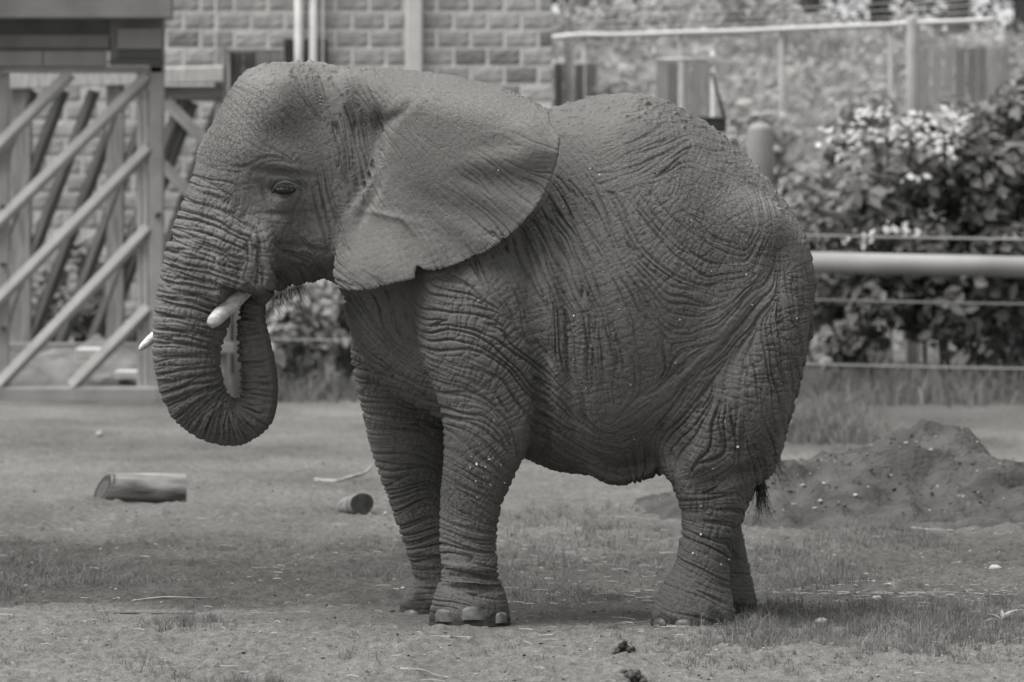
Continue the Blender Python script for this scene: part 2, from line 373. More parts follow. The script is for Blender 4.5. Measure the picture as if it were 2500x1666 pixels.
# ---- ears
EAR = [(893, 160), (950, 161), (1009, 166), (1060, 172), (1116, 181), (1170, 193), (1222, 208), (1262, 224), (1300, 242), (1344, 266), (1346, 300), (1369, 338), (1368, 362), (1364, 388), (1349, 436), (1335, 468), (1318, 499), (1292, 532), (1264, 562),
       (1228, 592), (1190, 616), (1150, 634), (1116, 648), (1085, 658), (1060, 665), (1036, 662), (1019, 651), (1017, 683), (985, 690), (956, 696), (925, 704), (893, 712), (850, 715), (823, 707), (811, 685), (808, 648), (814, 620), (823, 595), (830, 568),
       (839, 542), (853, 512), (871, 483), (888, 458), (903, 436), (915, 395), (924, 351), (930, 322), (940, 290), (915, 230)]
def ear_y(px, pz):
    """depth of the near ear's middle sheet (photo pixel coordinates)"""
    t = np.clip((px - 790) / 570.0, 0, 1)
    y = -0.40 - 0.39 * t ** 0.95
    y = y - 0.10 * sstep(520, 700, pz) * (1 - sstep(900, 1250, px))                       # lower lobe stands off the neck
    topl = np.interp(px, [880, 1009, 1116, 1222, 1300, 1344], [160, 166, 181, 208, 242, 266])
    e = np.clip(1 - (pz - topl) / 120.0, 0, 1.15)
    y = y + 0.20 * e ** 2.2                                                              # top edge rolls back over
    g1 = np.exp(-.7 * ((((px - 918) * .978 + (pz - 372) * .208) / 15) ** 2 + ((-(px - 918) * .208 + (pz - 372) * .978) / 80) ** 2)); g2 = np.exp(-.7 * ((((px - 962) * .81 - (pz - 284) * .588) / 56) ** 2 + (((px - 962) * .588 + (pz - 284) * .81) / 11) ** 2))
    y = y + .050 * g1 + .030 * g2                                                         # groove at the root of the ear
    # radial folds towards the rear margin
    cx, cy = 960, 380
    r = np.hypot(px - cx, pz - cy); th = np.arctan2(pz - cy, px - cx)
    y = y + 0.015 * sstep(190, 370, r) * np.sin(th * 9 + 0.8 * np.sin(r / 60.0)) * sstep(-0.45, -0.2, th) * sstep(1.5, 0.9, th)
    y = y + 0.008 * sstep(120, 260, r) * np.sin(th * 17 + 1.0 + r / 90.0) * sstep(-0.3, 0.0, th) * sstep(1.9, 1.2, th)
    return y
def ear(sign):
    pts = np.array([(px2x(a, -.6), py2z(b, -.6)) for a, b in EAR])
    if sign < 0: pts = pts + np.array([-0.06, 0.04])
    if sign > 0: box = sub(-.95, .35, -.98, .1, 1.35, 2.66)
    else: box = sub(-1.1, .3, .1, .86, 1.35, 2.66)
    x = GX[box[0]][:, None]; z = GZ[box[2]][None]
    d = poly_sd(pts, x, z)
    if sign > 0:
        px = x * FPX / (D0 - .6) + 1250; pz = HORY + (CAMH - z) * FPX / (D0 - .6)
        yc = ear_y(px, pz)
    else:
        yc = 0.36 + 0.28 * np.clip((x + 1.0) / 0.9, 0, 1) + 0 * z
    th = np.clip(0.012 + 0.05 * np.clip(-d, 0, .25), 0, 0.022) + (0.014 * sstep(-.45, -.75, x) if sign > 0 else 0)
    y = GY[box[1]][None, :, None]
    f = np.maximum(d[:, None, :] + 0.004, (np.abs(y - yc[:, None, :]) - th[:, None, :]) * 0.85)
    smin_into(box, f.astype(np.float32), 0.025)
tube([(872, 235, 62, -.28, .14), (925, 248, 52, -.37, .12), (985, 256, 34, -.46, .08)], 0.10)      # thick upper root of the ear
ear(1); ear(-1)

# ---- surface nets
def surface_nets(F):
    s = F < 0
    c = s[:-1, :-1, :-1].astype(np.uint8)
    for a, b, d in ((1, 0, 0), (0, 1, 0), (0, 0, 1), (1, 1, 0), (1, 0, 1), (0, 1, 1), (1, 1, 1)):
        c += s[a:a + c.shape[0], b:b + c.shape[1], d:d + c.shape[2]]
    act = (c > 0) & (c < 8); idx = np.argwhere(act)
    vid = np.full(act.shape, -1, np.int32); vid[act] = np.arange(len(idx))
    i, j, k = idx.T
    corner = {(a, b, d): F[i + a, j + b, k + d] for a in (0, 1) for b in (0, 1) for d in (0, 1)}
    acc = np.zeros((len(idx), 3), np.float64); cnt = np.zeros(len(idx))
    for ax in range(3):
        for p in ((0, 0), (0, 1), (1, 0), (1, 1)):
            a = list(p); a.insert(ax, 0); b = list(p); b.insert(ax, 1)
            fa, fb = corner[tuple(a)], corner[tuple(b)]
            m = (fa < 0) != (fb < 0); t = np.where(m, fa / np.where(m, fa - fb, 1), 0)
            pt = np.zeros((len(idx), 3)); pt[:] = a; pt[:, ax] = t
            acc[m] += pt[m]; cnt[m] += 1
    V = (idx + acc / cnt[:, None]) * HS + np.array([GX[0], GY[0], GZ[0]])
    Q = []
    for ax in range(3):
        sl0 = [slice(None)] * 3; sl1 = [slice(None)] * 3; sl0[ax] = slice(None, -1); sl1[ax] = slice(1, None)
        e = s[tuple(sl0)] != s[tuple(sl1)]
        pt = np.argwhere(e)
        b, d = [q for q in range(3) if q != ax]
        ok = (pt[:, b] > 0) & (pt[:, d] > 0) & (pt[:, b] < F.shape[b] - 1) & (pt[:, d] < F.shape[d] - 1)
        pt = pt[ok]
        def cell(db, dd):
            q = pt.copy(); q[:, b] -= db; q[:, d] -= dd; return vid[q[:, 0], q[:, 1], q[:, 2]]
        quad = np.stack([cell(1, 1), cell(0, 1), cell(0, 0), cell(1, 0)], 1)
        inside = s[pt[:, 0], pt[:, 1], pt[:, 2]]
        flip = inside if ax != 1 else ~inside
        quad = np.where(flip[:, None], quad, quad[:, ::-1])
        Q.append(quad)
    return V, np.vstack(Q)
EV, EF = surface_nets(FLD)
del FLD

def largest(V, F):
    lab = np.arange(len(V))
    for _ in range(400):
        m = lab[F].min(1); new = lab.copy()
        for c in range(4): np.minimum.at(new, F[:, c], m)
        new = new[new]
        if (new == lab).all(): break
        lab = new
    u, cnt = np.unique(lab, return_counts=True); keep = lab == u[cnt.argmax()]
    mp = np.cumsum(keep) - 1; fk = keep[F].all(1)
    return V[keep], mp[F[fk]]
EV, EF = largest(EV, EF)

def edges_of(F):
    e = np.vstack([F[:, [0, 1]], F[:, [1, 2]], F[:, [2, 3]], F[:, [3, 0]]]); return e
def laplace(V, E, deg, lam):
    out = np.empty_like(V)
    for c in range(3):
        out[:, c] = np.bincount(E[:, 0], V[E[:, 1], c], len(V)) + np.bincount(E[:, 1], V[E[:, 0], c], len(V))
    return V + lam * (out / deg[:, None] - V)
def smooth(V, F, n, mask=None):
    E = edges_of(F); deg = np.bincount(E.ravel(), minlength=len(V)).astype(float)
    for _ in range(n):
        A = laplace(V, E, deg, 0.55); A = laplace(A, E, deg, -0.56)
        V = A if mask is None else V + (A - V) * mask[:, None]
    return V
def normals(V, F):
    a = V[F[:, 2]] - V[F[:, 0]]; b = V[F[:, 3]] - V[F[:, 1]]; fn = np.cross(a, b); N = np.zeros_like(V)
    for k in range(4):
        for c in range(3): N[:, c] += np.bincount(F[:, k], fn[:, c], len(V))
    return N / (np.linalg.norm(N, axis=1, keepdims=True) + 1e-12)
EV = smooth(EV, EF, 10)
if (normals(EV, EF)[:, 2] * (EV[:, 2] - EV[:, 2].mean())).sum() < 0: EF = EF[:, ::-1]

def subdivide(V, F, fine):
    """split the quads flagged fine; their coarse neighbours take the extra edge points as n-gons"""
    E = np.sort(edges_of(F), 1); key = E[:, 0].astype(np.int64) * len(V) + E[:, 1]
    f = len(F); used = np.unique(key.reshape(4, f)[:, fine].ravel())
    pos = np.clip(np.searchsorted(used, key), 0, len(used) - 1); has = (used[pos] == key).reshape(4, f); n = len(V)
    e = pos.reshape(4, f) + n
    fi = np.where(fine)[0]; c = np.arange(len(fi)) + n + len(used)
    V2 = np.vstack([V, (V[used // n] + V[used % n]) / 2, V[F[fi]].mean(1)])
    F2 = np.vstack([np.stack([F[fi, k], e[k, fi], c, e[(k + 3) % 4, fi]], 1) for k in range(4)])
    co = np.where(~fine)[0]; plain = co[~has[:, co].any(0)]; mixed = co[has[:, co].any(0)]
    NG = [[q for k in range(4) for q in ((F[m, k], e[k, m]) if has[k, m] else (F[m, k],))] for m in mixed]
    return V2, np.vstack([F2, F[plain]]), NG
_n = normals(EV, EF)
_fv = _n[EF].mean(1); _fc = EV[EF].mean(1)
# only the skin that can show from about here is refined: nearest layer per small column of the side view, with a margin
_bx = ((_fc[:, 0] - GX[0]) / .016).astype(int); _bz = ((_fc[:, 2] - GZ[0]) / .016).astype(int); _my = np.full((_bx.max() + 3, _bz.max() + 3), 9.0); np.minimum.at(_my, (_bx, _bz), _fc[:, 1])
_mg = np.max([_my[np.clip(_bx + a, 0, None), np.clip(_bz + b, 0, None)] for a in (-1, 0, 1) for b in (-1, 0, 1)], 0)
_mg = np.where(_mg > 5, 9, _mg)
FINE = (_fv[:, 1] < 0.08) & (_fc[:, 1] < _mg + .03)
EV, EF, EN_GON = subdivide(EV, EF, FINE)
EFA = np.vstack([EF, np.array([(g[0], g[len(g) // 3], g[2 * len(g) // 3], g[-1]) for g in EN_GON])]) if EN_GON else EF
EV = smooth(EV, EFA, 3)
EN = normals(EV, EFA)
# photo coordinates of every vertex (object-space side projection, the same for both flanks)
def vpx(V): return V[:, 0] * FPX / D0 + 1250, HORY + (CAMH - V[:, 2]) * FPX / D0

# ---- broad muscle relief on the flank that the photograph shows
BUMPS = [  # px, py, sx, sy, angle, metres
    (635, 330, 45, 120, 25, .028), (795, 290, 60, 75, 20, -.042), (690, 385, 60, 30, 10, .028), (700, 470, 46, 40, 0, -.022), (700, 440, 40, 9, 4, .012), (699, 463, 22, 6, 4, -.030), (702, 492, 30, 15, 0, .020), (704, 521, 36, 5, 0, -.016), (661, 478, 5, 30, -22, -.014), (742, 455, 16, 7, 15, -.012), (700, 424, 48, 5, 6, -.014), (704, 408, 50, 6, 8, .008), (745, 500, 6, 40, 20, -.010), (770, 540, 45, 90, 15, -.03), (655, 565, 45, 60, 0, .012), (720, 668, 40, 12, -20, -.02),(740, 605, 50, 7, 10, -.014),
    (600, 640, 60, 60, 0, .012), (1165, 760, 110, 150, 5, .02), (1290, 700, 18, 190, -8, -.03), (1345, 760, 22, 260, -4, .014), (1375, 760, 12, 280, -4, -.02), (1415, 720, 20, 300, -6, .008),
    (1730, 510, 130, 120, 0, .028), (1880, 640, 30, 130, 25, -.020), (1790, 830, 34, 170, 30, -.03), (1690, 960, 36, 150, 40, -.022), (1860, 830, 90, 170, 5, .03), (1520, 820, 150, 220, 0, .015),
    (1290, 1000, 22, 70, 0, .02), (1320, 960, 16, 130, 0, -.03), (1690, 1110, 30, 36, 0, .03), (1650, 1085, 18, 40, 0, -.03), (1500, 330, 160, 50, 5, .01), (1400, 330, 60, 60, 0, -.015),
    (985, 780, 40, 90, 0, -.03), (1120, 900, 60, 60, 0, .01), (1800, 1140, 60, 14, -14, -.022), (1850, 1145, 40, 12, -5, -.02), (1140, 1388, 90, 5, 2, -.014), (1140, 1365, 90, 9, 2, .012), (1140, 1415, 90, 5, 2, -.014), (1140, 1402, 90, 7, 2, .01)]
X_, Y_ = vpx(EV)
near = np.clip(-EN[:, 1] * 1.4, 0, 1)
disp = np.zeros(len(EV))
def on_ear(px, py, y): return (y < -.40) & (poly_sd(np.array(EAR) * 1.0, px, py) < 14) & (y < ear_y(px, py) + .09)
pe = X_ * 0 ; 
XE = EV[:, 0] * FPX / (D0 - .6) + 1250; YE = HORY + (CAMH - EV[:, 2]) * FPX / (D0 - .6)
EARM = np.zeros(len(EV), bool); cand = np.where((XE > 790) & (XE < 1390) & (YE < 735) & (EV[:, 1] < -.30))[0]
EARM[cand] = (poly_sd(np.array(EAR), XE[cand], YE[cand]) < 10) & (EV[cand, 1] < ear_y(XE[cand], YE[cand]) + .06)
for a, b, sx, sy, ang, amp in BUMPS:
    c, s = math.cos(math.radians(ang)), math.sin(math.radians(ang))
    u = ((X_ - a) * c + (Y_ - b) * s) / sx; v = (-(X_ - a) * s + (Y_ - b) * c) / sy
    disp += amp * np.exp(-(u * u + v * v) * 0.7)
de = np.zeros(len(EV))
for a, b, sx, sy, ang, amp in [(1010, 262, 60, 16, -30, .012), (905, 500, 10, 60, 25, -.02), (950, 525, 60, 7, 14, .010), (1000, 545, 30, 6, 50, .010), (1180, 400, 60, 40, 0, .012), (1090, 510, 70, 18, 30, -.010), (900, 640, 60, 60, 0, .012)]:
    c, s = math.cos(math.radians(ang)), math.sin(math.radians(ang)); u = ((X_ - a) * c + (Y_ - b) * s) / sx; v = (-(X_ - a) * s + (Y_ - b) * c) / sy; de += amp * np.exp(-(u * u + v * v) * .7)
EV = EV + EN * (np.where(EARM, de, disp) * near)[:, None]
EN = normals(EV, EFA)

# ---- wrinkles: a height map in the side projection, drawn by smearing noise along a field of skin directions
TX, TY, TS_ = 300, 120, 2.0
TW, TH = 860, 740
gx = TX + TS_ * np.arange(TW); gy = TY + TS_ * np.arange(TH); QX, QY = np.meshgrid(gx, gy)
GUIDE = [  # px, py, direction angle (deg, 0 = level, 90 = upright, y down), crease strength, cross strength, cell strength
    (620, 190, 25, .25, .1, .5), (580, 280, 40, .15, .1, .6), (560, 380, 10, .12, .1, .8), (640, 300, 50, .15, .1, .7), (720, 240, 45, .5, .1, .5), (770, 200, 66, .8, .1, .3), (820, 230, 70, 1.25, .18, .1), (870, 300, 72, 1.3, .2, .1), (850, 400, 80, 1.2, .2, .1), (840, 340, 76, 1.3, .2, .1), (800, 330, 66, .6, .2, .3), (760, 350, 60, .2, .1, .5),
    (500, 480, 12, .5, .3, .5), (620, 520, 110, .5, .5, .2), (640, 600, 95, 1., .7, .1), (600, 660, 112, 1.1, .5, .1), (650, 680, 105, 1., .6, .1), (560, 640, 60, .9, .9, .1), (560, 560, 30, .9, .9, .1), (770, 520, 82, 1.2, .25, .1), (800, 600, 78, 1.2, .3, .1), (790, 460, 88, 1.1, .2, .1), (740, 620, 15, 1.2, .8, .1), (720, 680, 50, 1.2, .8, .1), (830, 480, 75, .8, .4, .1),
    (1000, 300, 40, .06, .04, .55), (1100, 300, 30, .06, .04, .6), (1200, 300, 20, .1, .05, .5), (1320, 380, 10, .25, .05, .2), (1000, 450, 60, .06, .04, .5), (1120, 500, 40, .12, .05, .4), (1250, 520, 35, .25, .05, .2), (900, 560, 50, .15, .05, .15), (880, 660, 30, .1, .05, .15), (1000, 640, 70, .15, .05, .15), (1120, 600, 60, .2, .05, .15),
    (1250, 600, 66, 1., .3, .1), (1200, 680, 55, 1., .6, .1), (1120, 720, 8, 1., .8, .1), (1180, 780, 12, 1., .9, .1), (1270, 760, 70, 1., .7, .1), (1100, 820, 2, 1., .9, .1), (1240, 850, 35, 1., .9, .1), (1150, 920, 18, 1., .8, .1), (1120, 990, 5, .9, .6, .1), (1250, 970, 60, .9, .7, .1), (1270, 1060, 80, .6, .5, .1),
    (1130, 1080, 30, .35, .3, .5), (1200, 1100, 40, .7, .6, .2), (1200, 1200, 35, .7, .7, .3), (1110, 1200, 30, .4, .2, .7), (1130, 1290, 12, .6, .3, .6), (1140, 1350, 2, .6, .2, .5), (1140, 1400, 2, .9, .2, .4), (1140, 1440, 5, .7, .5, .4), (1140, 1490, 90, .2, .2, .2),
    (880, 760, 62, 1.1, .5, .1), (950, 770, 75, 1.1, .5, .1), (880, 900, 20, 1., .7, .1), (980, 860, 35, 1.1, .6, .1), (910, 830, 45, 1.1, .5, .1), (930, 1010, 5, 1., .6, .1), (940, 1120, 0, .7, .3, .3), (990, 1220, -20, .7, .3, .6), (1020, 1300, -20, .9, .3, .6), (1040, 1360, -12, .9, .3, .5), (1040, 1420, 0, .8, .3, .5), (1020, 1490, 0, .3, .2, .4),
    (1350, 320, 60, .2, .1, .6), (1400, 420, 55, .6, .3, .4), (1360, 520, 60, 1., .35, .2), (1340, 640, 70, 1., .3, .1), (1400, 620, 64, 1., .35, .2), (1440, 720, 72, 1., .35, .2), (1370, 800, 86, 1., .4, .1), (1440, 860, 84, 1., .4, .1), (1500, 800, 74, .9, .4, .2), (1500, 900, 80, 1., .5, .2), (1560, 860, 72, .5, .2, .4), (1490, 520, 66, .7, .3, .4),
    (1500, 420, -25, .5, .4, .5), (1600, 400, -30, .9, .4, .5), (1600, 500, 50, .7, .6, .5), (1600, 620, 48, .9, .5, .4), (1680, 640, 28, .6, .6, .6), (1760, 660, -12, .55, .6, .6), (1840, 600, -62, .6, .5, .6), (1860, 500, 75, .7, .5, .4), (1750, 430, 15, .4, .4, .6), (1720, 540, 40, .25, .3, .7), (1735, 590, 25, .25, .35, .8), (1700, 600, 35, .35, .4, .7), (1775, 600, 10, .3, .4, .7), (1700, 480, 30, .25, .3, .7), (1780, 520, 60, .4, .4, .6), (1650, 740, 10, .7, .4, .5), (1700, 810, -15, .5, .3, .5), (1580, 740, 60, .5, .3, .5),
    (1840, 720, -50, .9, .4, .2), (1780, 800, -48, 1., .3, .2), (1700, 880, -46, 1., .4, .1), (1620, 960, -42, 1., .5, .1), (1540, 1030, -36, 1., .6, .1), (1700, 980, -60, 1., .5, .1), (1640, 1050, -55, 1., .6, .1),
    (1930, 600, 70, .6, .6, .4), (1920, 720, 84, .7, .8, .6), (1880, 820, 80, .75, .9, .6), (1900, 900, 78, .75, .9, .6), (1840, 960, 85, 1., .9, .3), (1780, 960, 88, 1., .7, .2), (1760, 1050, 88, 1., .8, .2), (1860, 1050, 70, .8, .9, .5), (1820, 1130, 74, .8, .9, .5), (1740, 1130, -30, .8, .7, .3),
    (1340, 950, 40, .9, .7, .1), (1340, 1050, 32, 1., .7, .1), (1420, 1060, 25, 1., .7, .1), (1320, 1120, 15, .7, .5, .1), (1480, 1100, 10, .8, .7, .1), (1560, 1100, 85, .8, .6, .1), (1620, 1130, 80, .8, .6, .1), (1440, 970, 80, 1., .6, .1),
    (1720, 1210, -8, 1., .9, .2), (1740, 1270, 5, .9, .8, .2), (1720, 1330, 22, .9, .5, .3), (1700, 1400, 24, .9, .4, .3), (1680, 1460, 20, .7, .3, .4), (1640, 1500, 10, .3, .2, .6), (1740, 1500, 30, .4, .2, .3), (1810, 1300, 85, .5, .5, .3), (1820, 1420, 10, .6, .5, .3)]
gd = [list(g) for g in GUIDE]
for i in range(20, len(TRC) - 4, 6):                       # rings round the trunk
    a, b = TRC[i], TRC[i + 2]; ang = math.degrees(math.atan2(-(b[1] - a[1]), b[0] - a[0])) + 90
    cx, cy = a[0] * FPX / (D0 + a[3]) + 1250, HORY + (CAMH - a[1]) * FPX / (D0 + a[3]); r = a[2] / S0
    s = i / len(TRC)
    for q in (-.75, 0, .75):
        gd.append([cx + q * r * math.cos(math.radians(ang)), cy + q * r * math.sin(math.radians(ang)), ang, 1.0, .75 if s < .55 else .35, .15])
for k in range(10):                                        # rings round the eye
    t = k / 10 * 2 * math.pi
    gd.append([697 + 45 * math.cos(t), 466 + 36 * math.sin(t), math.degrees(t) + 90, .45 if math.cos(t) > -.5 else .25, .3, .3])
gd = np.array(gd)
def field():
    st = 6; qx, qy = QX[::st, ::st], QY[::st, ::st]
    W = 1 / ((qx[..., None] - gd[:, 0]) ** 2 + (qy[..., None] - gd[:, 1]) ** 2 + 300) ** 2
    W /= W.sum(-1, keepdims=True); a2 = np.radians(gd[:, 2] * 2)
    outs = [(W * v).sum(-1) for v in (np.cos(a2), np.sin(a2), gd[:, 3], gd[:, 4], gd[:, 5])]
    res = []
    fy = np.clip(np.arange(TH) / st, 0, qx.shape[0] - 1.001); fx = np.clip(np.arange(TW) / st, 0, qx.shape[1] - 1.001)
    iy = fy.astype(int)[:, None]; ix = fx.astype(int)[None]; ty_ = (fy % 1)[:, None]; tx_ = (fx % 1)[None]
    for o in outs: res.append((o[iy, ix] * (1 - tx_) + o[iy, ix + 1] * tx_) * (1 - ty_) + (o[iy + 1, ix] * (1 - tx_) + o[iy + 1, ix + 1] * tx_) * ty_)
    return res
c2, s2, A1, A2, A3 = field()
ANG = 0.5 * np.arctan2(s2, c2)
def gblur(a, s):
    r = int(3 * s + 1); k = np.exp(-0.5 * (np.arange(-r, r + 1) / s) ** 2); k /= k.sum()
    a = np.pad(a, ((r, r), (0, 0)), 'wrap'); a = sum(k[i] * a[i:i + a.shape[0] - 2 * r] for i in range(2 * r + 1))
    a = np.pad(a, ((0, 0), (r, r)), 'wrap'); return sum(k[i] * a[:, i:i + a.shape[1] - 2 * r] for i in range(2 * r + 1))
def samp(a, x, y):
    x = np.clip(x, 0, TW - 1.001); y = np.clip(y, 0, TH - 1.001); ix = x.astype(np.int32); iy = y.astype(np.int32); fx = x - ix; fy = y - iy
    return (a[iy, ix] * (1 - fx) + a[iy, ix + 1] * fx) * (1 - fy) + (a[iy + 1, ix] * (1 - fx) + a[iy + 1, ix + 1] * fx) * fy
def lic(src, ang, steps, h=1.4):
    """smear noise along the direction field"""
    steps = int(steps / h); src = src.astype(np.float32).ravel(); ca, sa = np.cos(ang).astype(np.float32).ravel(), np.sin(ang).astype(np.float32).ravel()
    out = src.copy(); tot = 1.0; jj, ii = np.meshgrid(np.arange(TW, dtype=np.float32), np.arange(TH, dtype=np.float32)); jj, ii = jj.ravel(), ii.ravel()
    for sg in (1, -1):
        x, y = jj.copy(), ii.copy(); px_, py_ = sg * ca, sg * sa
        for s in range(steps):
            x += h * px_; y += h * py_; np.clip(x, 0, TW - 1, out=x); np.clip(y, 0, TH - 1, out=y)
            k = (y + .5).astype(np.int32) * TW + (x + .5).astype(np.int32)
            dx, dy = ca[k], sa[k]; f = np.sign(dx * px_ + dy * py_); px_, py_ = dx * f, dy * f
            wgt = 0.5 + 0.5 * math.cos(math.pi * (s + 1) / (steps + 1)); out += np.float32(wgt) * src[k]; tot += wgt
    out = (out / tot).reshape(TH, TW).astype(np.float64)
    return out / out.std()
def creases(ang, steps, sig, width):
    n = gblur(rng.standard_normal((TH, TW)), sig); n = lic(n, ang, steps)
    gyy, gxx = np.gradient(n); gm = np.sqrt(gxx ** 2 + gyy ** 2); gm = gblur(gm, 2.5) + 0.02
    d = np.abs(n) / gm                                    # texels to the nearest crease line
    return np.exp(-(d / width) ** 2), np.clip(d / 6, 0, 1)
wob = ANG + 0.13 * gblur(rng.standard_normal((TH, TW)), 7) * 17
cA, dA = creases(wob, 90, 2.4, 1.25)                      # long folds along the field
cB, dB = creases(wob, 34, 1.25, .85)                       # finer lines along the field
cX, dX = creases(wob + math.pi / 2, 14, 1.8, .95)        # cross cracks
n3 = gblur(rng.standard_normal((TH, TW)), 2.2); g_ = np.gradient(n3); cC = np.exp(-(np.abs(n3) / (gblur(np.hypot(*g_), 2.5) + .004) / 1.5) ** 2)
patch = 0.60 + 0.40 * np.clip(gblur(rng.standard_normal((TH, TW)), 16) * 40, -1, 1)
HM = -A1 * (0.0215 * cA * patch + 0.0062 * cB) - A2 * 0.0085 * cX * (0.5 + 0.5 * patch) 
HM += 0.0026 * A1 * (np.sqrt(dA) - .6) + 0.0022 * A2 * (np.sqrt(dX) - .6)     # skin pillows up between the creases
def trunk_rings():
    """bigger ring folds round the trunk, spaced along its length"""
    i = np.arange(len(TRC)); cx = TRC[:, 0] * FPX / (D0 + TRC[:, 3]) + 1250; cy = HORY + (CAMH - TRC[:, 1]) * FPX / (D0 + TRC[:, 3])
    sl = np.concatenate([[0], np.cumsum(np.hypot(np.diff(cx), np.diff(cy)))]); rr = TRC[:, 2] / S0
    st = 2; qx, qy = QX[:, :240], QY[:, :500]
    qx = QX[:500, :240]; qy = QY[:500, :240]
    best = np.full(qx.shape, 1e9); S = np.zeros(qx.shape); SD = np.zeros(qx.shape)
    for a in range(len(cx) - 1):
        dx, dy = cx[a + 1] - cx[a], cy[a + 1] - cy[a]; l2 = dx * dx + dy * dy
        t = np.clip(((qx - cx[a]) * dx + (qy - cy[a]) * dy) / l2, 0, 1); d = np.hypot(qx - cx[a] - t * dx, qy - cy[a] - t * dy) / rr[a]
        m = d < best; best = np.where(m, d, best); S = np.where(m, sl[a] + t * math.sqrt(l2), S); SD = np.where(m, np.sign(dx * (qy - cy[a]) - dy * (qx - cx[a])), SD)
    wv = S + 5 * np.interp(qx, [300, 800], [0, 1]) + 7 * gblur(rng.standard_normal((TH, TW)), 12)[:500, :240] * 40 * .5
    # uneven ring positions
    pos = [120]
    while pos[-1] < sl[-1]: pos.append(pos[-1] + random.uniform(12, 36) * (1 if pos[-1] < 520 else .55))
    pos = np.array(pos); dist = np.abs(wv[..., None] - pos).min(-1)
    dep = 0.011 * np.exp(-(dist / 3.0) ** 2)
    w_ = sstep(1.15, .98, best) * sstep(110, 240, S)
    outer = sstep(.45, .92, best) * (SD > 0) * sstep(1.5, 1.2, best) * sstep(200, 330, S)
    HM[:500, :240] *= 1 - .7 * outer; w_ = w_ * (1 - .72 * outer)
    HM[:500, :240] += -(dep - 0.0015) * w_ + 0.003 * w_ * (np.sqrt(np.clip(dist / 16, 0, 1)) - .6)
trunk_rings()
CELLM = A3
def vsample(px, py): return samp(HM, (px - TX) / TS_, (py - TY) / TS_)
X_, Y_ = vpx(EV)
hgt = vsample(X_ , Y_)
XE = EV[:, 0] * FPX / (D0 - .6) + 1250; YE = HORY + (CAMH - EV[:, 2]) * FPX / (D0 - .6)
body_on_earzone = np.zeros(len(EV), bool); cand = np.where((~EARM) & (X_ > 790) & (X_ < 1385) & (Y_ < 730))[0]; body_on_earzone[cand] = poly_sd(np.array(EAR), X_[cand], Y_[cand]) < 6
hgt = np.where(body_on_earzone, 0.3 * hgt, hgt)
lowfoot = sstep(1512, 1485, Y_)
hgt = hgt * (0.25 + 0.75 * lowfoot)
# underside corrugation of the curled trunk, clods of dried mud on crown and back
backm = sstep(.25, .75, EN[:, 2]) * np.clip(sstep(330, 250, Y_ - np.interp(X_, [1350, 1535, 1830, 1950], [60, 0, 160, 330])), 0, 1) * (X_ > 1330)
crown = sstep(.55, .9, EN[:, 2]) * (X_ < 900) * (Y_ < 230)
dust = np.clip(np.maximum(sstep(150, 20, Y_ - np.interp(X_, [1340, 1400, 1470, 1535, 1600, 1657, 1753, 1827, 1902, 1955], [262, 250, 235, 229, 239, 263, 322, 388, 477, 554]) + 40 * fbm(X_ / 60, Y_ / 60, EV[:, 1] * 6, 3, 3)) * (X_ > 1320) * ~EARM, crown), 0, 1)
cl = np.zeros(len(EV)); di = np.where(np.maximum(dust, crown) > .02)[0]; dv = EV[di]
cl[di] = np.clip(fbm(dv[:, 0] * 34, dv[:, 1] * 34, dv[:, 2] * 34, 2, 41) - .15, 0, 1) * .012 + np.clip(fbm(dv[:, 0] * 80, dv[:, 1] * 80, dv[:, 2] * 80, 2, 43), 0, 1) * .004
hgt = hgt * (1 - .75 * dust) + cl * np.maximum(dust, crown * .9)
hgt = hgt + .0010 * fbm(EV[:, 0] * 60, EV[:, 1] * 60, EV[:, 2] * 60, 2, 55)
EV = EV + EN * hgt[:, None]
# dried dust lies lighter on the crown, the ears and the back; the belly and the inner legs are bare skin
bare = np.clip(0.5 + 0.5 * fbm(EV[:, 0] * 3, EV[:, 1] * 3, EV[:, 2] * 3, 2, 91), 0, 1)
blot = vnoise(EV[:, 0] * 9, EV[:, 1] * 9, EV[:, 2] * 7, 95) * np.clip(vnoise(EV[:, 0] * 2.2, EV[:, 1] * 2.2, EV[:, 2] * 2.2, 97) + .4, 0, 1)
dustcol = np.clip(.16 * dust + .26 * EARM + .40 * sstep(760, 300, X_ * .55 + Y_ * .5) * ~EARM + .25 * sstep(800, 1200, Y_) * (X_ < 1290) * 0 + .42 * (bare - .5) + .22 * blot, 0, 1)

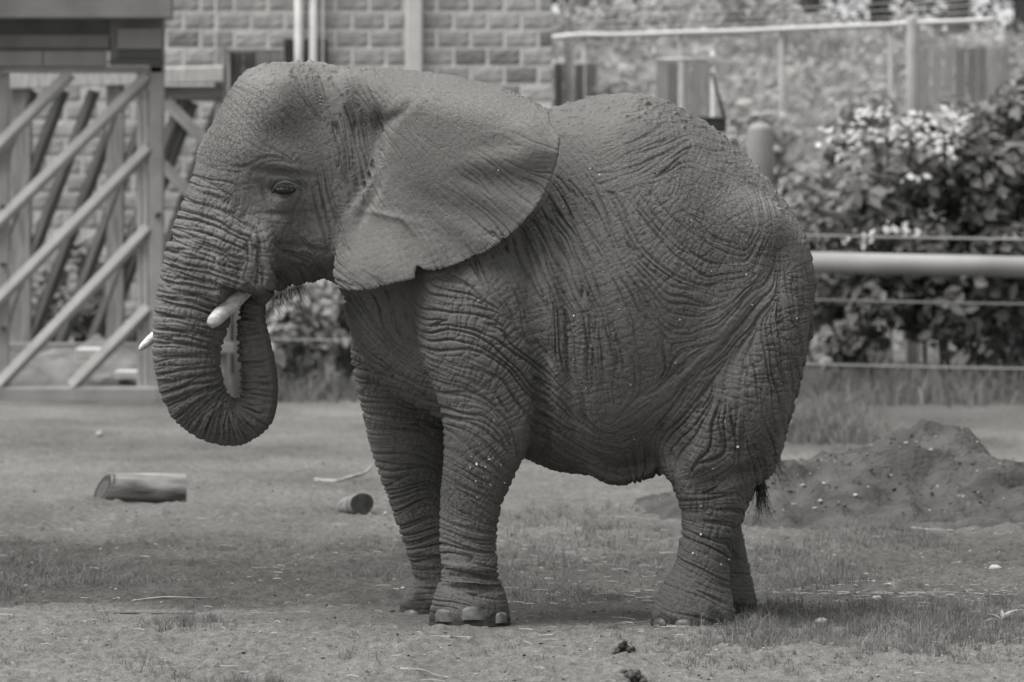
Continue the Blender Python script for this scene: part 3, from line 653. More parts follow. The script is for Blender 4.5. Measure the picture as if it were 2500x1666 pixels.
def m_skin():
    m = bpy.data.materials.new('elephant_skin'); m.use_nodes = True; N = m.node_tree; L = N.links
    b = N.nodes['Principled BSDF']; b.inputs['Roughness'].default_value = 0.78; b.inputs['Specular IOR Level'].default_value = 0.22
    tc = N.nodes.new('ShaderNodeTexCoord')
    at = N.nodes.new('ShaderNodeAttribute'); at.attribute_name = 'dust'
    r = N.nodes.new('ShaderNodeValToRGB'); r.color_ramp.elements[0].color = gcol(0.108); r.color_ramp.elements[1].color = gcol(0.25)
    L.new(at.outputs['Fac'], r.inputs[0])
    n = N.nodes.new('ShaderNodeTexNoise'); n.inputs['Scale'].default_value = 55; n.inputs['Detail'].default_value = 8; n.inputs['Roughness'].default_value = .7; L.new(tc.outputs['Object'], n.inputs['Vector'])
    r2 = N.nodes.new('ShaderNodeValToRGB'); r2.color_ramp.elements[0].position = .3; r2.color_ramp.elements[1].position = .7; r2.color_ramp.elements[0].color = gcol(.72); r2.color_ramp.elements[1].color = gcol(1.12); L.new(n.outputs['Fac'], r2.inputs[0])
    mx = N.nodes.new('ShaderNodeMixRGB'); mx.blend_type = 'MULTIPLY'; mx.inputs[0].default_value = .8; L.new(r.outputs[0], mx.inputs[1]); L.new(r2.outputs[0], mx.inputs[2])
    aw = N.nodes.new('ShaderNodeAttribute'); aw.attribute_name = 'mud'
    mw = N.nodes.new('ShaderNodeMixRGB'); mw.inputs[2].default_value = gcol(.028); L.new(aw.outputs['Fac'], mw.inputs[0]); L.new(mx.outputs[0], mw.inputs[1])
    L.new(mw.outputs[0], b.inputs['Base Color'])
    dn = N.nodes.new('ShaderNodeTexNoise'); dn.inputs['Scale'].default_value = 18; L.new(tc.outputs['Object'], dn.inputs['Vector'])
    va = N.nodes.new('ShaderNodeVectorMath'); va.operation = 'MULTIPLY_ADD'; va.inputs[1].default_value = (.03, .03, .03); L.new(dn.outputs['Color'], va.inputs[0]); L.new(tc.outputs['Object'], va.inputs[2])
    ac = N.nodes.new('ShaderNodeAttribute'); ac.attribute_name = 'cells'
    prev = None
    for scale, wdt, dist in ((40, .07, .009), (100, .12, .003)):
        v = N.nodes.new('ShaderNodeTexVoronoi'); v.feature = 'DISTANCE_TO_EDGE'; v.inputs['Scale'].default_value = scale; L.new(va.outputs[0], v.inputs['Vector'])
        cr = N.nodes.new('ShaderNodeMapRange'); cr.inputs['From Max'].default_value = wdt; L.new(v.outputs['Distance'], cr.inputs['Value'])
        b1 = N.nodes.new('ShaderNodeBump'); b1.inputs['Distance'].default_value = dist; L.new(cr.outputs[0], b1.inputs['Height']); L.new(ac.outputs['Fac'], b1.inputs['Strength'])
        if prev: L.new(prev.outputs[0], b1.inputs['Normal'])
        prev = b1
    b2 = N.nodes.new('ShaderNodeBump'); b2.inputs['Strength'].default_value = .5; b2.inputs['Distance'].default_value = .004; L.new(n.outputs['Fac'], b2.inputs['Height']); L.new(b1.outputs[0], b2.inputs['Normal'])
    L.new(b2.outputs[0], b.inputs['Normal'])
    return m
M_SKIN = m_skin()
EARB = 0
ELE = empty('elephant', (0.1, 0, 0), 'grey African elephant standing side-on with trunk curled up into its mouth', 'elephant')
me = mesh_np('elephant_body', EV, EF, EN_GON)
cellv = np.clip(samp(CELLM, (X_ - TX) / TS_, (Y_ - TY) / TS_) * (1 - .8 * dust) * np.where(EARM, .6, 1.0) + .1, 0, 1)
a = me.attributes.new('cells', 'FLOAT', 'POINT'); a.data.foreach_set('value', cellv.astype(np.float32))
mud = np.zeros(len(EV)); di = np.where(EV[:, 2] < .2)[0]; dv = EV[di]; mud[di] = sstep(.10, .03, dv[:, 2] + .05 * fbm(dv[:, 0] * 14, dv[:, 1] * 14, dv[:, 2] * 14, 3, 61)) * .85      # wet mud on the soles
a = me.attributes.new('mud', 'FLOAT', 'POINT'); a.data.foreach_set('value', mud.astype(np.float32))
a = me.attributes.new('dust', 'FLOAT', 'POINT'); a.data.foreach_set('value', dustcol.astype(np.float32))
EB = link('body', me, M_SKIN, ELE, smooth=True)
print('elephant quads', len(EF), len(EN_GON))

# ---- things attached to the elephant
SKI = np.where(EN[:, 1] < 0)[0][::2]; SKX = EV[SKI, 0] * FPX / (D0 + EV[SKI, 1]) + 1250; SKY = HORY + (CAMH - EV[SKI, 2]) * FPX / (D0 + EV[SKI, 1])
def skin_at(px, py, D=24.6, rad=0.02):
    """front-most skin point seen at a photo pixel, and its normal"""
    c = SKI[(np.abs(SKX - px) < 7) & (np.abs(SKY - py) < 7)]
    if len(c) == 0: return None, None
    i = c[EV[c, 1].argmin()]
    q = c[EV[c, 1] < EV[i, 1] + .03]
    n = EN[q].mean(0); return Vector(EV[i]), Vector(n / np.linalg.norm(n))
def loft(name, pts, radii, mat, parent, seg=14, flat=1.0, up=Vector((0, 0, 1)), cap=True):
    pts = [Vector(p) for p in pts]; V = []; F = []
    for i, p in enumerate(pts):
        d = (pts[min(i + 1, len(pts) - 1)] - pts[max(i - 1, 0)]).normalized(); s = d.cross(up).normalized(); u = s.cross(d)
        for k in range(seg):
            t = 2 * math.pi * k / seg; V.append(p + s * (math.cos(t) * radii[i] * flat) + u * (math.sin(t) * radii[i]))
    for i in range(len(pts) - 1):
        for k in range(seg): F.append((i * seg + k, i * seg + (k + 1) % seg, (i + 1) * seg + (k + 1) % seg, (i + 1) * seg + k))
    if cap: F.append(tuple(range(seg))[::-1]); F.append(tuple(range((len(pts) - 1) * seg, len(pts) * seg)))
    return link(name, mesh_py(name, V, F), mat, parent, smooth=True)
M_IVORY = material('ivory', .44, .55, .35, 22, .6, 70, .004, .35, stretch=(1.2, 1.2, 2))
M_NAIL = material('toenail', .095, .45, .6, 22, .6, 40, .004, .5)
M_EYE = material('eye', .012, .12, .2, 10, 0, spec=.6)
M_HAIR = material('hair', .03, .5, .2, 10, 0)
def tusk(pix, D, rad):
    c = crom([(*P(a, b, d), r) for (a, b, d, r) in pix], 22)
    o = loft('tusk', [Vector(q[:3]) for q in c], [q[3] for q in c], M_IVORY, ELE, 18)
    return o
tusk([(650, 680, 24.66, .028), (608, 704, 24.60, .032), (572, 735, 24.54, .038), (542, 764, 24.50, .037), (522, 784, 24.47, .031), (512, 795, 24.46, .020)], 0, 0)
tusk([(470, 770, 24.90, .028), (420, 795, 24.84, .028), (380, 820, 24.76, .025), (358, 838, 24.72, .020), (345, 850, 24.70, .014), (341, 855, 24.69, .006)], 0, 0)
# eye with lids and lashes
p, n = skin_at(698, 450)
if p is not None: p.z = py2z(464, p.y)
if p is not None:
    def ball(name, c, r, mat, sx=1, sz=1):
        V, F = [], []; a_, b_ = 16, 10
        for i in range(b_ + 1):
            for j in range(a_):
                t, f = math.pi * i / b_, 2 * math.pi * j / a_; V.append(c + Vector((r * sx * math.sin(t) * math.cos(f), r * math.sin(t) * math.sin(f), r * sz * math.cos(t))))
        for i in range(b_):
            for j in range(a_): F.append((i * a_ + j, i * a_ + (j + 1) % a_, (i + 1) * a_ + (j + 1) % a_, (i + 1) * a_ + j))
        return link(name, mesh_py(name, V, F), mat, ELE, smooth=True)
    pe_ = p
    eye = ball('eye', pe_ + Vector((.004, .010, .0)), .030, M_EYE, 1.75, .66)
    def lid(name, pts, rr):
        c = crom(pts, 18); V = [Vector((pe_.x + a * S0, pe_.y + d, pe_.z - b * S0)) for a, b, d in c]
        return loft(name, V, [rr * math.sin(math.pi * (i + 1.2) / 20.4) + .002 for i in range(18)], M_SKIN_PLAIN, ELE, 10)
    M_SKIN_PLAIN = material('eyelid_skin', .075, .8, .25, 60, .5, 120, .004)
    lid('upper_eyelid', [(-30, 6, .012), (-16, -12, -.010), (4, -18, -.016), (24, -12, -.006), (42, 2, .014)], .007)
    V, F = [], []
    for k in range(46):
        a = -22 + 50 * k / 45 + random.uniform(-1, 1); s = Vector((pe_.x + a * S0, pe_.y - .022 + .00002 * a * a, pe_.z + 13 * S0))
        e = s + Vector((random.uniform(-.006, .006) + a * .0002, -.022, -random.uniform(.016, .034))); i = len(V); V += [s, s + Vector((.0022, 0, 0)), e]; F.append((i, i + 1, i + 2))
    tag(link('eyelashes', mesh_py('lashes', V, F), M_HAIR, ELE), kind='stuff')
# toenails
def nail(px, py, w_, h_):
    """a nail plate laid on the skin of the foot, its rim sunk in the cuticle"""
    V, F = [], []; a_, b_ = 11, 9
    p0, n0 = skin_at(px, py)
    if p0 is None: return
    for i in range(b_):
        for j in range(a_):
            u = -1 + 2 * j / (a_ - 1); v = -1 + 2 * i / (b_ - 1)
            ww = w_ * math.sqrt(max(.03, 1 - max(0, (v + .2) / 1.2) ** 3)); a, b = px + u * ww, py - v * h_
            c = SKI[(np.abs(SKX - a) < 9) & (np.abs(SKY - b) < 9)]
            c = c[EV[c, 1] < p0.y + .07] if len(c) else c
            y = float(np.quantile(EV[c, 1], .35)) if len(c) else p0.y + .5 * (u * ww * S0) ** 2 / .15
            rim = max(abs(u) ** 4, max(0, v) ** 4)
            V.append(Vector(P(a, b, D0 + y)) + n0 * (.009 * (1 - rim) - .006 * rim + .003))
    for i in range(b_ - 1):
        for j in range(a_ - 1): F.append((i * a_ + j, i * a_ + j + 1, (i + 1) * a_ + j + 1, (i + 1) * a_ + j))
    link('toenail', mesh_py('toenail', V, F), M_NAIL, ELE, smooth=True)
for q in [(1083, 1502, 21, 17), (1155, 1497, 29, 18), (1225, 1508, 14, 14), (1003, 1506, 21, 16), (1609, 1524, 15, 15), (1668, 1526, 21, 15)]: nail(*q)
# hairs: tail brush, chin
def hairs(name, roots, n, ln, direc, spread, thick=.0016, curl=.3):
    V, F = [], []
    for _ in range(n):
        t = random.random() * (len(roots) - 1); i = int(t); r = Vector(roots[i]).lerp(Vector(roots[min(i + 1, len(roots) - 1)]), t - i)
        r = r + Vector((random.gauss(0, .008), random.gauss(0, .015), random.gauss(0, .006)))
        d = Vector(direc) + Vector((random.gauss(0, spread), random.gauss(0, spread), random.gauss(0, spread * .5))); d.normalize(); l = ln * random.uniform(.4, 1.1); c = Vector((random.gauss(0, curl), random.gauss(0, curl), -.25)) * l
        k = 5; i0 = len(V)
        for s in range(k):
            q = s / (k - 1); p_ = r + d * l * q + c * q * q * .6; tk = thick * (1 - .8 * q)
            V += [p_ + Vector((tk, 0, 0)), p_ - Vector((tk, 0, 0)), p_ + Vector((0, -tk, tk))]
        for s in range(k - 1):
            for e in range(3): F.append((i0 + s * 3 + e, i0 + s * 3 + (e + 1) % 3, i0 + s * 3 + 3 + (e + 1) % 3, i0 + s * 3 + 3 + e))
    tag(link(name, mesh_py(name, V, F), M_HAIR, ELE), kind='stuff')
hairs('tail_hair', [P(1888, 1090, 24.95), P(1884, 1130, 24.95)], 60, .12, (.45, -.05, -.8), .28, .0014)
hairs('tail_hair', [P(1850, 1180, 24.9), P(1864, 1175, 24.9)], 90, .17, (.10, 0, -1), .16, .0015)
hairs('chin_hair', [P(650, 752, 24.72), P(690, 715, 24.76), P(740, 695, 24.8)], 110, .10, (.30, -.1, -.9), .45, .0009)
# dry flecks of straw and bark stuck to the hide
V, F = [], []
fl = [(random.gauss(1190, 34), random.gauss(1165, 50)) for _ in range(20)] + [(random.uniform(1360, 1960), random.uniform(400, 1150)) for _ in range(20)] + [(random.uniform(1680, 1790), random.uniform(1180, 1480)) for _ in range(9)] + [(1545, 945), (1665, 785), (1505, 755), (1775, 1035), (1740, 1150), (1815, 435), (1210, 420), (1170, 730)]
for a, b in fl:
    p, n = skin_at(a, b)
    if p is None or n.y > -.2: continue
    s = .0022 * 3.6 ** random.random(); t = Vector((random.gauss(0, 1), random.gauss(0, 1), random.gauss(0, 1))).cross(n).normalized(); u = n.cross(t); i = len(V); e = random.uniform(.4, 1.0); o_ = p + n * .004
    V += [o_ - t * s, o_ - u * s * e + n * .004, o_ + t * s * 1.1 + n * .003, o_ + u * s * e]; V += [v - n * .003 for v in V[-4:]]
    F += [(i, i + 1, i + 2, i + 3), (i, i + 4, i + 5, i + 1), (i + 1, i + 5, i + 6, i + 2), (i + 2, i + 6, i + 7, i + 3), (i + 3, i + 7, i + 4, i)]
tag(link('straw_flecks', mesh_py('flecks', V, F), material('fleck', .48, .8, .2, 30, 0), ELE), kind='stuff')
# ------------------------------------------------------------------ generic builders for the setting
def beam_mesh(name, L_, w_, d_, ch=.12):
    """chamfered bar along +Z, length L_, width w_ (X), depth d_ (Y)"""
    c = min(w_, d_) * ch; a, b = w_ / 2, d_ / 2
    sec = [(a - c, -b), (a, -b + c), (a, b - c), (a - c, b), (-a + c, b), (-a, b - c), (-a, -b + c), (-a + c, -b)]
    V = [(x, y, 0) for x, y in sec] + [(x, y, L_) for x, y in sec]
    F = [(i, (i + 1) % 8, 8 + (i + 1) % 8, 8 + i) for i in range(8)] + [tuple(range(8))[::-1], tuple(range(8, 16))]
    return mesh_py(name, V, F)
def beam(name, p0, p1, w_, d_, mat, parent, twist=0.0, ch=.12):
    p0, p1 = Vector(p0), Vector(p1); v = p1 - p0; L_ = v.length; z = v.normalized()
    y = Vector((0, 1, 0)); 
    if abs(z.dot(y)) > .95: y = Vector((0, 0, 1))
    x = y.cross(z).normalized(); y = z.cross(x)
    R = Matrix((x, y, z)).transposed() @ Matrix.Rotation(math.radians(twist), 3, 'Z')
    o = link(name, beam_mesh(name, L_, w_, d_, ch), mat, parent, p0); o.rotation_euler = R.to_euler(); return o
def pipe(name, p0, p1, r, mat, parent, seg=20, dome=False, sag=0.0, n=2):
    p0, p1 = Vector(p0), Vector(p1); n = max(n, 2); pts = []; rad = []
    for i in range(n):
        t = i / (n - 1); pts.append(p0.lerp(p1, t) + Vector((0, 0, -sag * 4 * t * (1 - t)))); rad.append(r)
    if dome:
        d = (p1 - p0).normalized()
        for a in (25, 50, 70, 85): pts.append(p1 + d * r * .55 * math.sin(math.radians(a))); rad.append(r * math.cos(math.radians(a)))
    up = Vector((0, 0, 1)) if abs((p1 - p0).normalized().z) < .8 else Vector((0, 1, 0))
    return loft(name, pts, rad, mat, parent, seg, 1.0, up)

LEAF_V = np.array([(0, 0, 0), (.26, .30, .05), (.30, .62, .03), (0, 1, -.10), (-.30, .62, .03), (-.26, .30, .05), (0, .32, -.03), (0, .66, -.05)], float)
LEAF_F = np.array([(0, 1, 6, 0), (1, 2, 7, 6), (2, 3, 7, 7), (0, 6, 5, 5), (6, 7, 4, 5), (7, 3, 4, 4)])
LEAF_T = [(0, 1, 6), (1, 2, 7), (1, 7, 6), (2, 3, 7), (0, 6, 5), (6, 7, 5), (7, 4, 5), (7, 3, 4)]
def leaf_mesh(name): return mesh_py(name, LEAF_V, LEAF_T)
def rot_from(n, spin):
    """matrices (k,3,3) whose third column is n, spun about it"""
    n = n / (np.linalg.norm(n, axis=1, keepdims=True) + 1e-9)
    t = np.cross(n, np.array([0.31, 0.77, 0.55])); t /= np.linalg.norm(t, axis=1, keepdims=True) + 1e-9; b = np.cross(n, t)
    c, s = np.cos(spin)[:, None], np.sin(spin)[:, None]
    return np.stack([t * c + b * s, b * c - t * s, n], 2)
FAR_V = np.array([(0, 0, 0), (.30, .45, .05), (0, 1, -.10), (-.30, .45, .05), (0, .5, -.05)], float); FAR_T = [(0, 1, 4), (1, 2, 4), (2, 3, 4), (3, 0, 4)]
def leaves(pos, nrm, size, far=True):
    """joined leaf blades"""
    k = len(pos); R = rot_from(nrm, rng.uniform(0, 2 * np.pi, k))
    LV, LT = (FAR_V, FAR_T) if far else (LEAF_V, LEAF_T); lv = LV - np.array([0, .45, 0])
    V = np.einsum('kij,vj->kvi', R, lv) * size[:, None, None] + pos[:, None]
    F = np.array(LT)[None] + (np.arange(k) * len(LV))[:, None, None]
    return V.reshape(-1, 3), F.reshape(-1, 3)
def clumps(center, rad, nc, cr):
    """uneven crown: small clump centres spread through an ellipsoid, nearer its skin"""
    d = rng.standard_normal((nc, 3)); d /= np.linalg.norm(d, axis=1, keepdims=True)
    r = rng.uniform(.35, 1.0, nc) ** .6
    return np.array(center) + d * r[:, None] * np.array(rad), rng.uniform(.6, 1.3, nc) * cr
def clump_leaves(C, R, n, sz, flat=.25):
    i = rng.integers(0, len(C), n); d = rng.standard_normal((n, 3)); d /= np.linalg.norm(d, axis=1, keepdims=True)
    p = C[i] + d * (R[i] * rng.uniform(.55, 1.05, n))[:, None]
    nn = d * .6 + rng.standard_normal((n, 3)) * .45 + np.array([0, -.25, flat + .5])
    return p, nn, sz * rng.uniform(.55, 1.25, n)
def shrub(name, label, cat, base, center, rad, nc, cr, n, sz, mat, group=None, nobj=0, stems=4, mat_stem=None):
    e = empty(name, base, label, cat, group)
    C, R = clumps(center, rad, nc, cr); C[:, 2] = np.maximum(C[:, 2], .05 + R * .3)
    p, nn, s = clump_leaves(C, R, n, sz); keep = p[:, 2] > .02; p, nn, s = p[keep], nn[keep], s[keep]
    if nobj:
        # the leaves that show largest are objects of their own
        sc = s / (p[:, 1] + D0 + 4 * np.abs(p[:, 1] - p[:, 1].min())); top = np.argsort(-sc)[:nobj]; rest = np.setdiff1d(np.arange(len(p)), top)
        lm = leaf_mesh(name + '_leaf'); lm.materials.append(mat); RM = rot_from(nn[top], rng.uniform(0, 6.28, len(top)))
        for k, t in enumerate(top):
            o = bpy.data.objects.new('leaf', lm); COL.objects.link(o); o.parent = e
            o.location = Vector(p[t]) - Vector(base); o.rotation_euler = Matrix(RM[k].tolist()).to_euler(); o.scale = (s[t],) * 3
        p, nn, s = p[rest], nn[rest], s[rest]
    V, F = leaves(p, nn, s)
    tag(link('foliage', mesh_np(name + '_foliage', V, F), mat, e), kind='stuff')
    for k in range(stems):
        c = C[rng.integers(0, len(C))]; b = Vector(base) + Vector((random.gauss(0, .12), random.gauss(0, .08), 0)); m_ = (b + Vector(c)) / 2 + Vector((random.gauss(0, .1), 0, .1))
        q = crom([tuple(b), tuple(m_), tuple(c)], 8); loft('stem', [Vector(v) for v in q], [.022 * (1 - .09 * i) for i in range(8)], mat_stem or M_BARK, e, 7)
    return e

M_BARK = material('bark', .10, .9, .3, 20, .5, 60, .01)
M_LEAF = material('bush_leaf', .18, .55, .35, 3, 0, spec=.35, translucent=.25, rnd=.3)
M_LEAFL = material('pale_leaf', .30, .6, .3, 3, 0, spec=.3, translucent=.3, rnd=.25)
M_LEAFD = material('dark_leaf', .055, .6, .4, 2, 0, spec=.3, translucent=.15)
M_IVY = material('ivy_leaf', .27, .6, .45, 1.2, 0, spec=.3, translucent=.25)
M_GRASS = material('grass_blade', .16, .7, .4, 1.5, 0, spec=.2, translucent=.2)
M_GRASSD = material('dry_grass', .30, .8, .35, 2.5, 0, spec=.2, translucent=.15)
M_STRAW = material('straw', .32, .7, .3, 5, 0, spec=.2)
M_STEEL = material('painted_steel', .25, .6, .22, 3, .25, 30, .006, .35)
M_STEELD = material('dark_steel', .09, .55, .3, 3, .25, 30, .006, .4)
M_GALV = material('galvanized_steel', .36, .5, .15, 6, .15, 40, .004, .45)
M_WOODG = material('weathered_wood', .24, .85, .35, 5, .5, 30, .012, .15, stretch=(6, 6, .6), rnd=.15)
M_WOODD = material('dark_wood', .09, .85, .35, 5, .5, 30, .012, .15, stretch=(6, 6, .6), rnd=.2)
M_WOODL = material('pale_timber', .42, .8, .25, 4, .5, 30, .01, .15, stretch=(1, 5, 5))
M_CONC = material('mortar', .62, .9, .15, 8, .4, 60, .01)
M_WHITE = material('white_paint', .50, .5, .08, 4, .1, 30, .004, .35)
M_RUBBER = material('black_plastic', .035, .6, .3, 8, 0)

# ------------------------------------------------------------------ block building
DW = 59.0; YW = DW - D0; SW = DW / FPX
def block_material(name, a): return material(name, a, .92, .25, 7, .5, 22, .03, .1, rnd=.12)
BM = [block_material('split_face_block', .31), block_material('stained_block', .19), block_material('pale_block', .36)]
def building():
    e = empty('block_building', (-3.0, YW, 0), 'pale split-face concrete block building behind the steel gate', 'building')
    x0, x1 = -8.0, (1347 - 1250) * SW
    V = [(x, y, z) for z in (0, 4.75) for x, y in ((x0, YW), (x1, YW), (x1, YW + 4.5), (x0, YW + 4.5))]
    core = link('wall', mesh_py('wall_core', V, [(0, 1, 5, 4), (1, 2, 6, 5), (2, 3, 7, 6), (3, 0, 4, 7), (4, 5, 6, 7)]), M_CONC, e)
    bw_, bh_ = 82.5 * SW, 44.3 * SW; j = .032
    # three rough-faced block meshes shared by all blocks
    def blk(name, seed):
        r_ = random.Random(seed); nx, nz = 6, 4; V = []; F = []
        for k in range(nz + 1):
            for i in range(nx + 1):
                edge = i in (0, nx) or k in (0, nz)
                V.append((i / nx * (bw_ - j), 0 if edge else -.006 - r_.uniform(0, .010), k / nz * (bh_ - j)))
        for k in range(nz):
            for i in range(nx): a = k * (nx + 1) + i; F.append((a, a + 1, a + nx + 2, a + nx + 1))
        n = len(V); V += [(0, .02, 0), (bw_ - j, .02, 0), (bw_ - j, .02, bh_ - j), (0, .02, bh_ - j)]
        top = nz * (nx + 1)
        F += [(0, n, n + 1, nx), (nx, n + 1, n + 2, top + nx), (top + nx, n + 2, n + 3, top), (top, n + 3, n, 0)]
        return mesh_py(name, V, F)
    shapes = [[blk('block_face', 10 * m + q) for q in range(3)] for m in range(3)]
    for m in range(3):
        for q in range(3): shapes[m][q].materials.append(BM[m])
    rows = range(-1, 21); cnt = 0
    for r_ in rows:
        yt = 28.5 + 44.3 * r_                                   # joint above the course
        z = CAMH - (yt + 44.3 - HORY) * SW + j / 2
        off = 612 if r_ % 2 == 0 else 653.5
        for c in range(-9, 10):
            px = off + 82.5 * c; xx = (px - 1250) * SW + j / 2
            if xx + bw_ * .3 > x1 or z < .05: continue
            vis = (yt < 250 and px < 1347) or (px < 330) or (px < 560 and yt < 560)
            if not vis or px < -80: continue
            wgt = random.random(); m = 0
            if px > 990: m = 1 if wgt < .30 else (2 if wgt < .45 else 0)
            else: m = 1 if wgt < .05 else (2 if wgt < .2 else 0)
            o = bpy.data.objects.new('block', shapes[m][cnt % 3]); COL.objects.link(o); o.parent = core
            wid = min(1.0, (x1 - xx) / (bw_ - j)); o.scale = (wid, 1, 1)
            o.location = Vector((xx, YW - .008, z)) - world_loc(core); cnt += 1
    print('blocks', cnt)
building()
def wall_pipe(px, wpx, name, label, mat, cat, y1=330, yoff=-.14):
    D = DW + yoff; p = P(px, 0, D); r_ = wpx * SW / 2
    o = loft(name, [Vector((p.x, p.y, 4.7)), Vector((p.x, p.y, .02))], [r_, r_], mat, None, 16, 1, Vector((0, 1, 0)))
    for z in (4.5, 3.1, 1.5):
        beam('wall_clamp', Vector((p.x - r_ * 1.6, p.y + .02, z)), Vector((p.x + r_ * 1.6, p.y + .02, z)), .05, .24, M_STEELD, o)
    tag(o, label, cat, None); return o
wall_pipe(729, 22, 'conduit', 'thick pale conduit on block wall, next to the timber panel', M_GALV, 'conduit')
wall_pipe(765, 21, 'conduit', 'thick pale conduit on block wall, between another thick one and a thin one', M_GALV, 'conduit')
wall_pipe(788, 8, 'conduit', 'thin grey conduit on block wall beside two thick ones', M_STEEL, 'conduit')
wall_pipe(527, 6, 'cable_pipe', 'slender grey cable pipe running up the block wall above the timber rail', M_STEEL, 'pipe')
def downspout():
    p = P(1011, 0, DW - .12); o = beam('downspout', (p.x, p.y, .02), (p.x, p.y, 4.7), 42 * SW, .10, M_WHITE, None, ch=.2)
    tag(o, 'wide white square downspout running down the block wall', 'downspout')
    for z in (4.4, 2.6):
        c = beam('strap', (p.x - .115, p.y, z), (p.x + .115, p.y, z), .05, .112, M_GALV, o)
downspout()
def wallbox(px0, px1, py0, py1, label):
    D = DW - .22; a, b = P(px0, py1, D), P(px1, py0, D)
    o = beam('junction_box', (a.x, a.y, (a.z + b.z) / 2), (b.x, a.y, (a.z + b.z) / 2), b.z - a.z, .12, M_RUBBER, None)
    q = a + Vector((.02, -.065, .03)); link('lid', mesh_py('lid', [q, q + Vector((b.x - a.x - .04, 0, 0)), q + Vector((b.x - a.x - .04, 0, b.z - a.z - .06)), q + Vector((0, 0, b.z - a.z - .06))], [(0, 1, 2, 3)]), M_STEELD, o).matrix_world = Matrix()
    o_inv = o
    tag(o, label, 'junction box')
# dark brackets between the conduits
for (a0, a1, lab) in ((694, 716, 'black bracket box on block wall beside the timber panel'), (743, 753, 'narrow black bracket box between the two thick conduits'), (776, 799, 'black bracket box behind the thin conduit')):
    D = DW - .10; a, b = P(a0, 156, D), P(a1, 96, D)
    o = beam('bracket_box', (a.x, a.y, a.z), (a.x, a.y, b.z), abs(b.x - a.x), .10, M_RUBBER, None)
    o.location.x = (a.x + b.x) / 2; tag(o, lab, 'bracket')

# ------------------------------------------------------------------ timber panel and rails beside the building (behind the head)
DP = 56.0
def pen_panel():
    s = DP / FPX; e = empty('timber_barrier', P(440, 490 + CAMH / s, DP), 'pale topped timber barrier with crossed braces standing before the block wall', 'barrier')
    e.location.z = 0
    def v(a, b, d=0): return P(a, b, DP + d)
    beam('top_rail', v(-60, 201, .0), v(545, 181, .0), 40 * s, .10, M_WOODL, e)
    beam('lower_rail', v(400, 229, .06), v(545, 229, .06), 34 * s, .10, M_WOODD, e)
    for a, w_, m in ((52, 52, M_WOODG), (282, 44, M_WOODG), (540, 30, M_WOODG)):
        top = 118 if a == 540 else 200
        p = v(a, top, .12); beam('post', (p.x, p.y, 0), p, w_ * s, .16, m, e)
    for a in (-90, -15, 60, 135, 210, 285, 360):                 # steep braces
        p1 = v(a + 95, 222, .10); p0 = v(a + 95 - (840 - 222) * .375, 840, .10); beam('brace', p0, p1, 22 * s, .12, M_WOODD, e, 38)
    for a in (470, 540, 610):
        p1 = v(a, 250, .14); p0 = v(a - 220, 840, .14); beam('brace', p0, p1, 22 * s, .12, M_WOODD, e, 38)
    beam('cross_brace', v(405, 250, .03), v(560, 400, .03), 30 * s, .06, M_WOODG, e); beam('cross_brace', v(395, 400, .03), v(545, 560, .03), 28 * s, .06, M_WOODG, e)
    beam('bottom_rail', v(-60, 850, 0), v(600, 850, 0), 26 * s, .1, M_WOODG, e)
pen_panel()
def door_panel():
    s = 57.5 / FPX; e = empty('timber_door', P(625, 0, 57.5), 'dark weathered timber plank door with pale left jamb leaning at the block wall', 'door'); e.location.z = 0
    for i, (a, m) in enumerate(((578, M_WOODD), (610, M_WOODD), (641, M_WOODG), (671, M_WOODG))):
        p = P(a, 120, 57.5); beam('plank', (p.x, p.y, .02), p, 30 * s, .06, m, e)
    p = P(554, 118, 57.45); beam('jamb', (p.x, p.y, 0), p, 16 * s, .12, M_WOODL, e)
    beam('ledge', P(556, 300, 57.38), P(686, 300, 57.38), .12, .05, M_WOODG, e); beam('ledge', P(556, 124, 57.38), P(686, 124, 57.38), .04, .06, M_WOODG, e)
door_panel()

# ------------------------------------------------------------------ sliding steel gate and its header
DG = 52.0; sG = DG / FPX
def gate():
    e = empty('steel_gate', (P(200, 980, DG).x, DG - D0, 0), 'tall grey steel sliding gate with diagonal bars', 'gate')
    def v(a, b, d=0): return P(a, b, DG + d)
    beam('bottom_rail', v(-120, 964, 0), v(412, 964, 0), 40 * sG, .20, M_STEEL, e)
    beam('top_rail', v(-120, 171, 0), v(402, 171, 0), 16 * sG, .16, M_STEEL, e)
    beam('end_post', v(383, 946, 0), v(383, 160, 0), 36 * sG, .16, M_STEEL, e)
    beam('stile', v(356, 944, .03), v(356, 180, .03), 13 * sG, .09, M_GALVD, e); beam('stile', v(341, 944, .05), v(341, 180, .05), 12 * sG, .09, M_GALVD, e)
    beam('stile', v(8, 944, .05), v(8, 180, .05), 30 * sG, .10, M_STEEL, e)
    for a in ((-60, 415, 172, 180), (-60, 600, 362, 186), (-60, 790, 364, 362), (-5, 944, 364, 556), (176, 944, 364, 752)):
        beam('diagonal_bar', v(a[0], a[1], -.04), v(a[2], a[3], -.04), 25 * sG, .11, M_GATE, e, -24)
    for yy in (505, 646, 802):
        beam('bolt', v(2, yy, -.02), v(14, yy, -.02), .03, .10, M_RUBBER, e)
    beam('latch_plate', v(380, 530, -.10), v(390, 520, -.10), .03, .05, M_RUBBER, e)
M_GATE = material('gate_bar_paint', .33, .55, .18, 3, .2, 30, .005, .4)
M_GALVD = material('dull_galvanized', .36, .55, .15, 5, .15, 40, .004, .4)
gate()
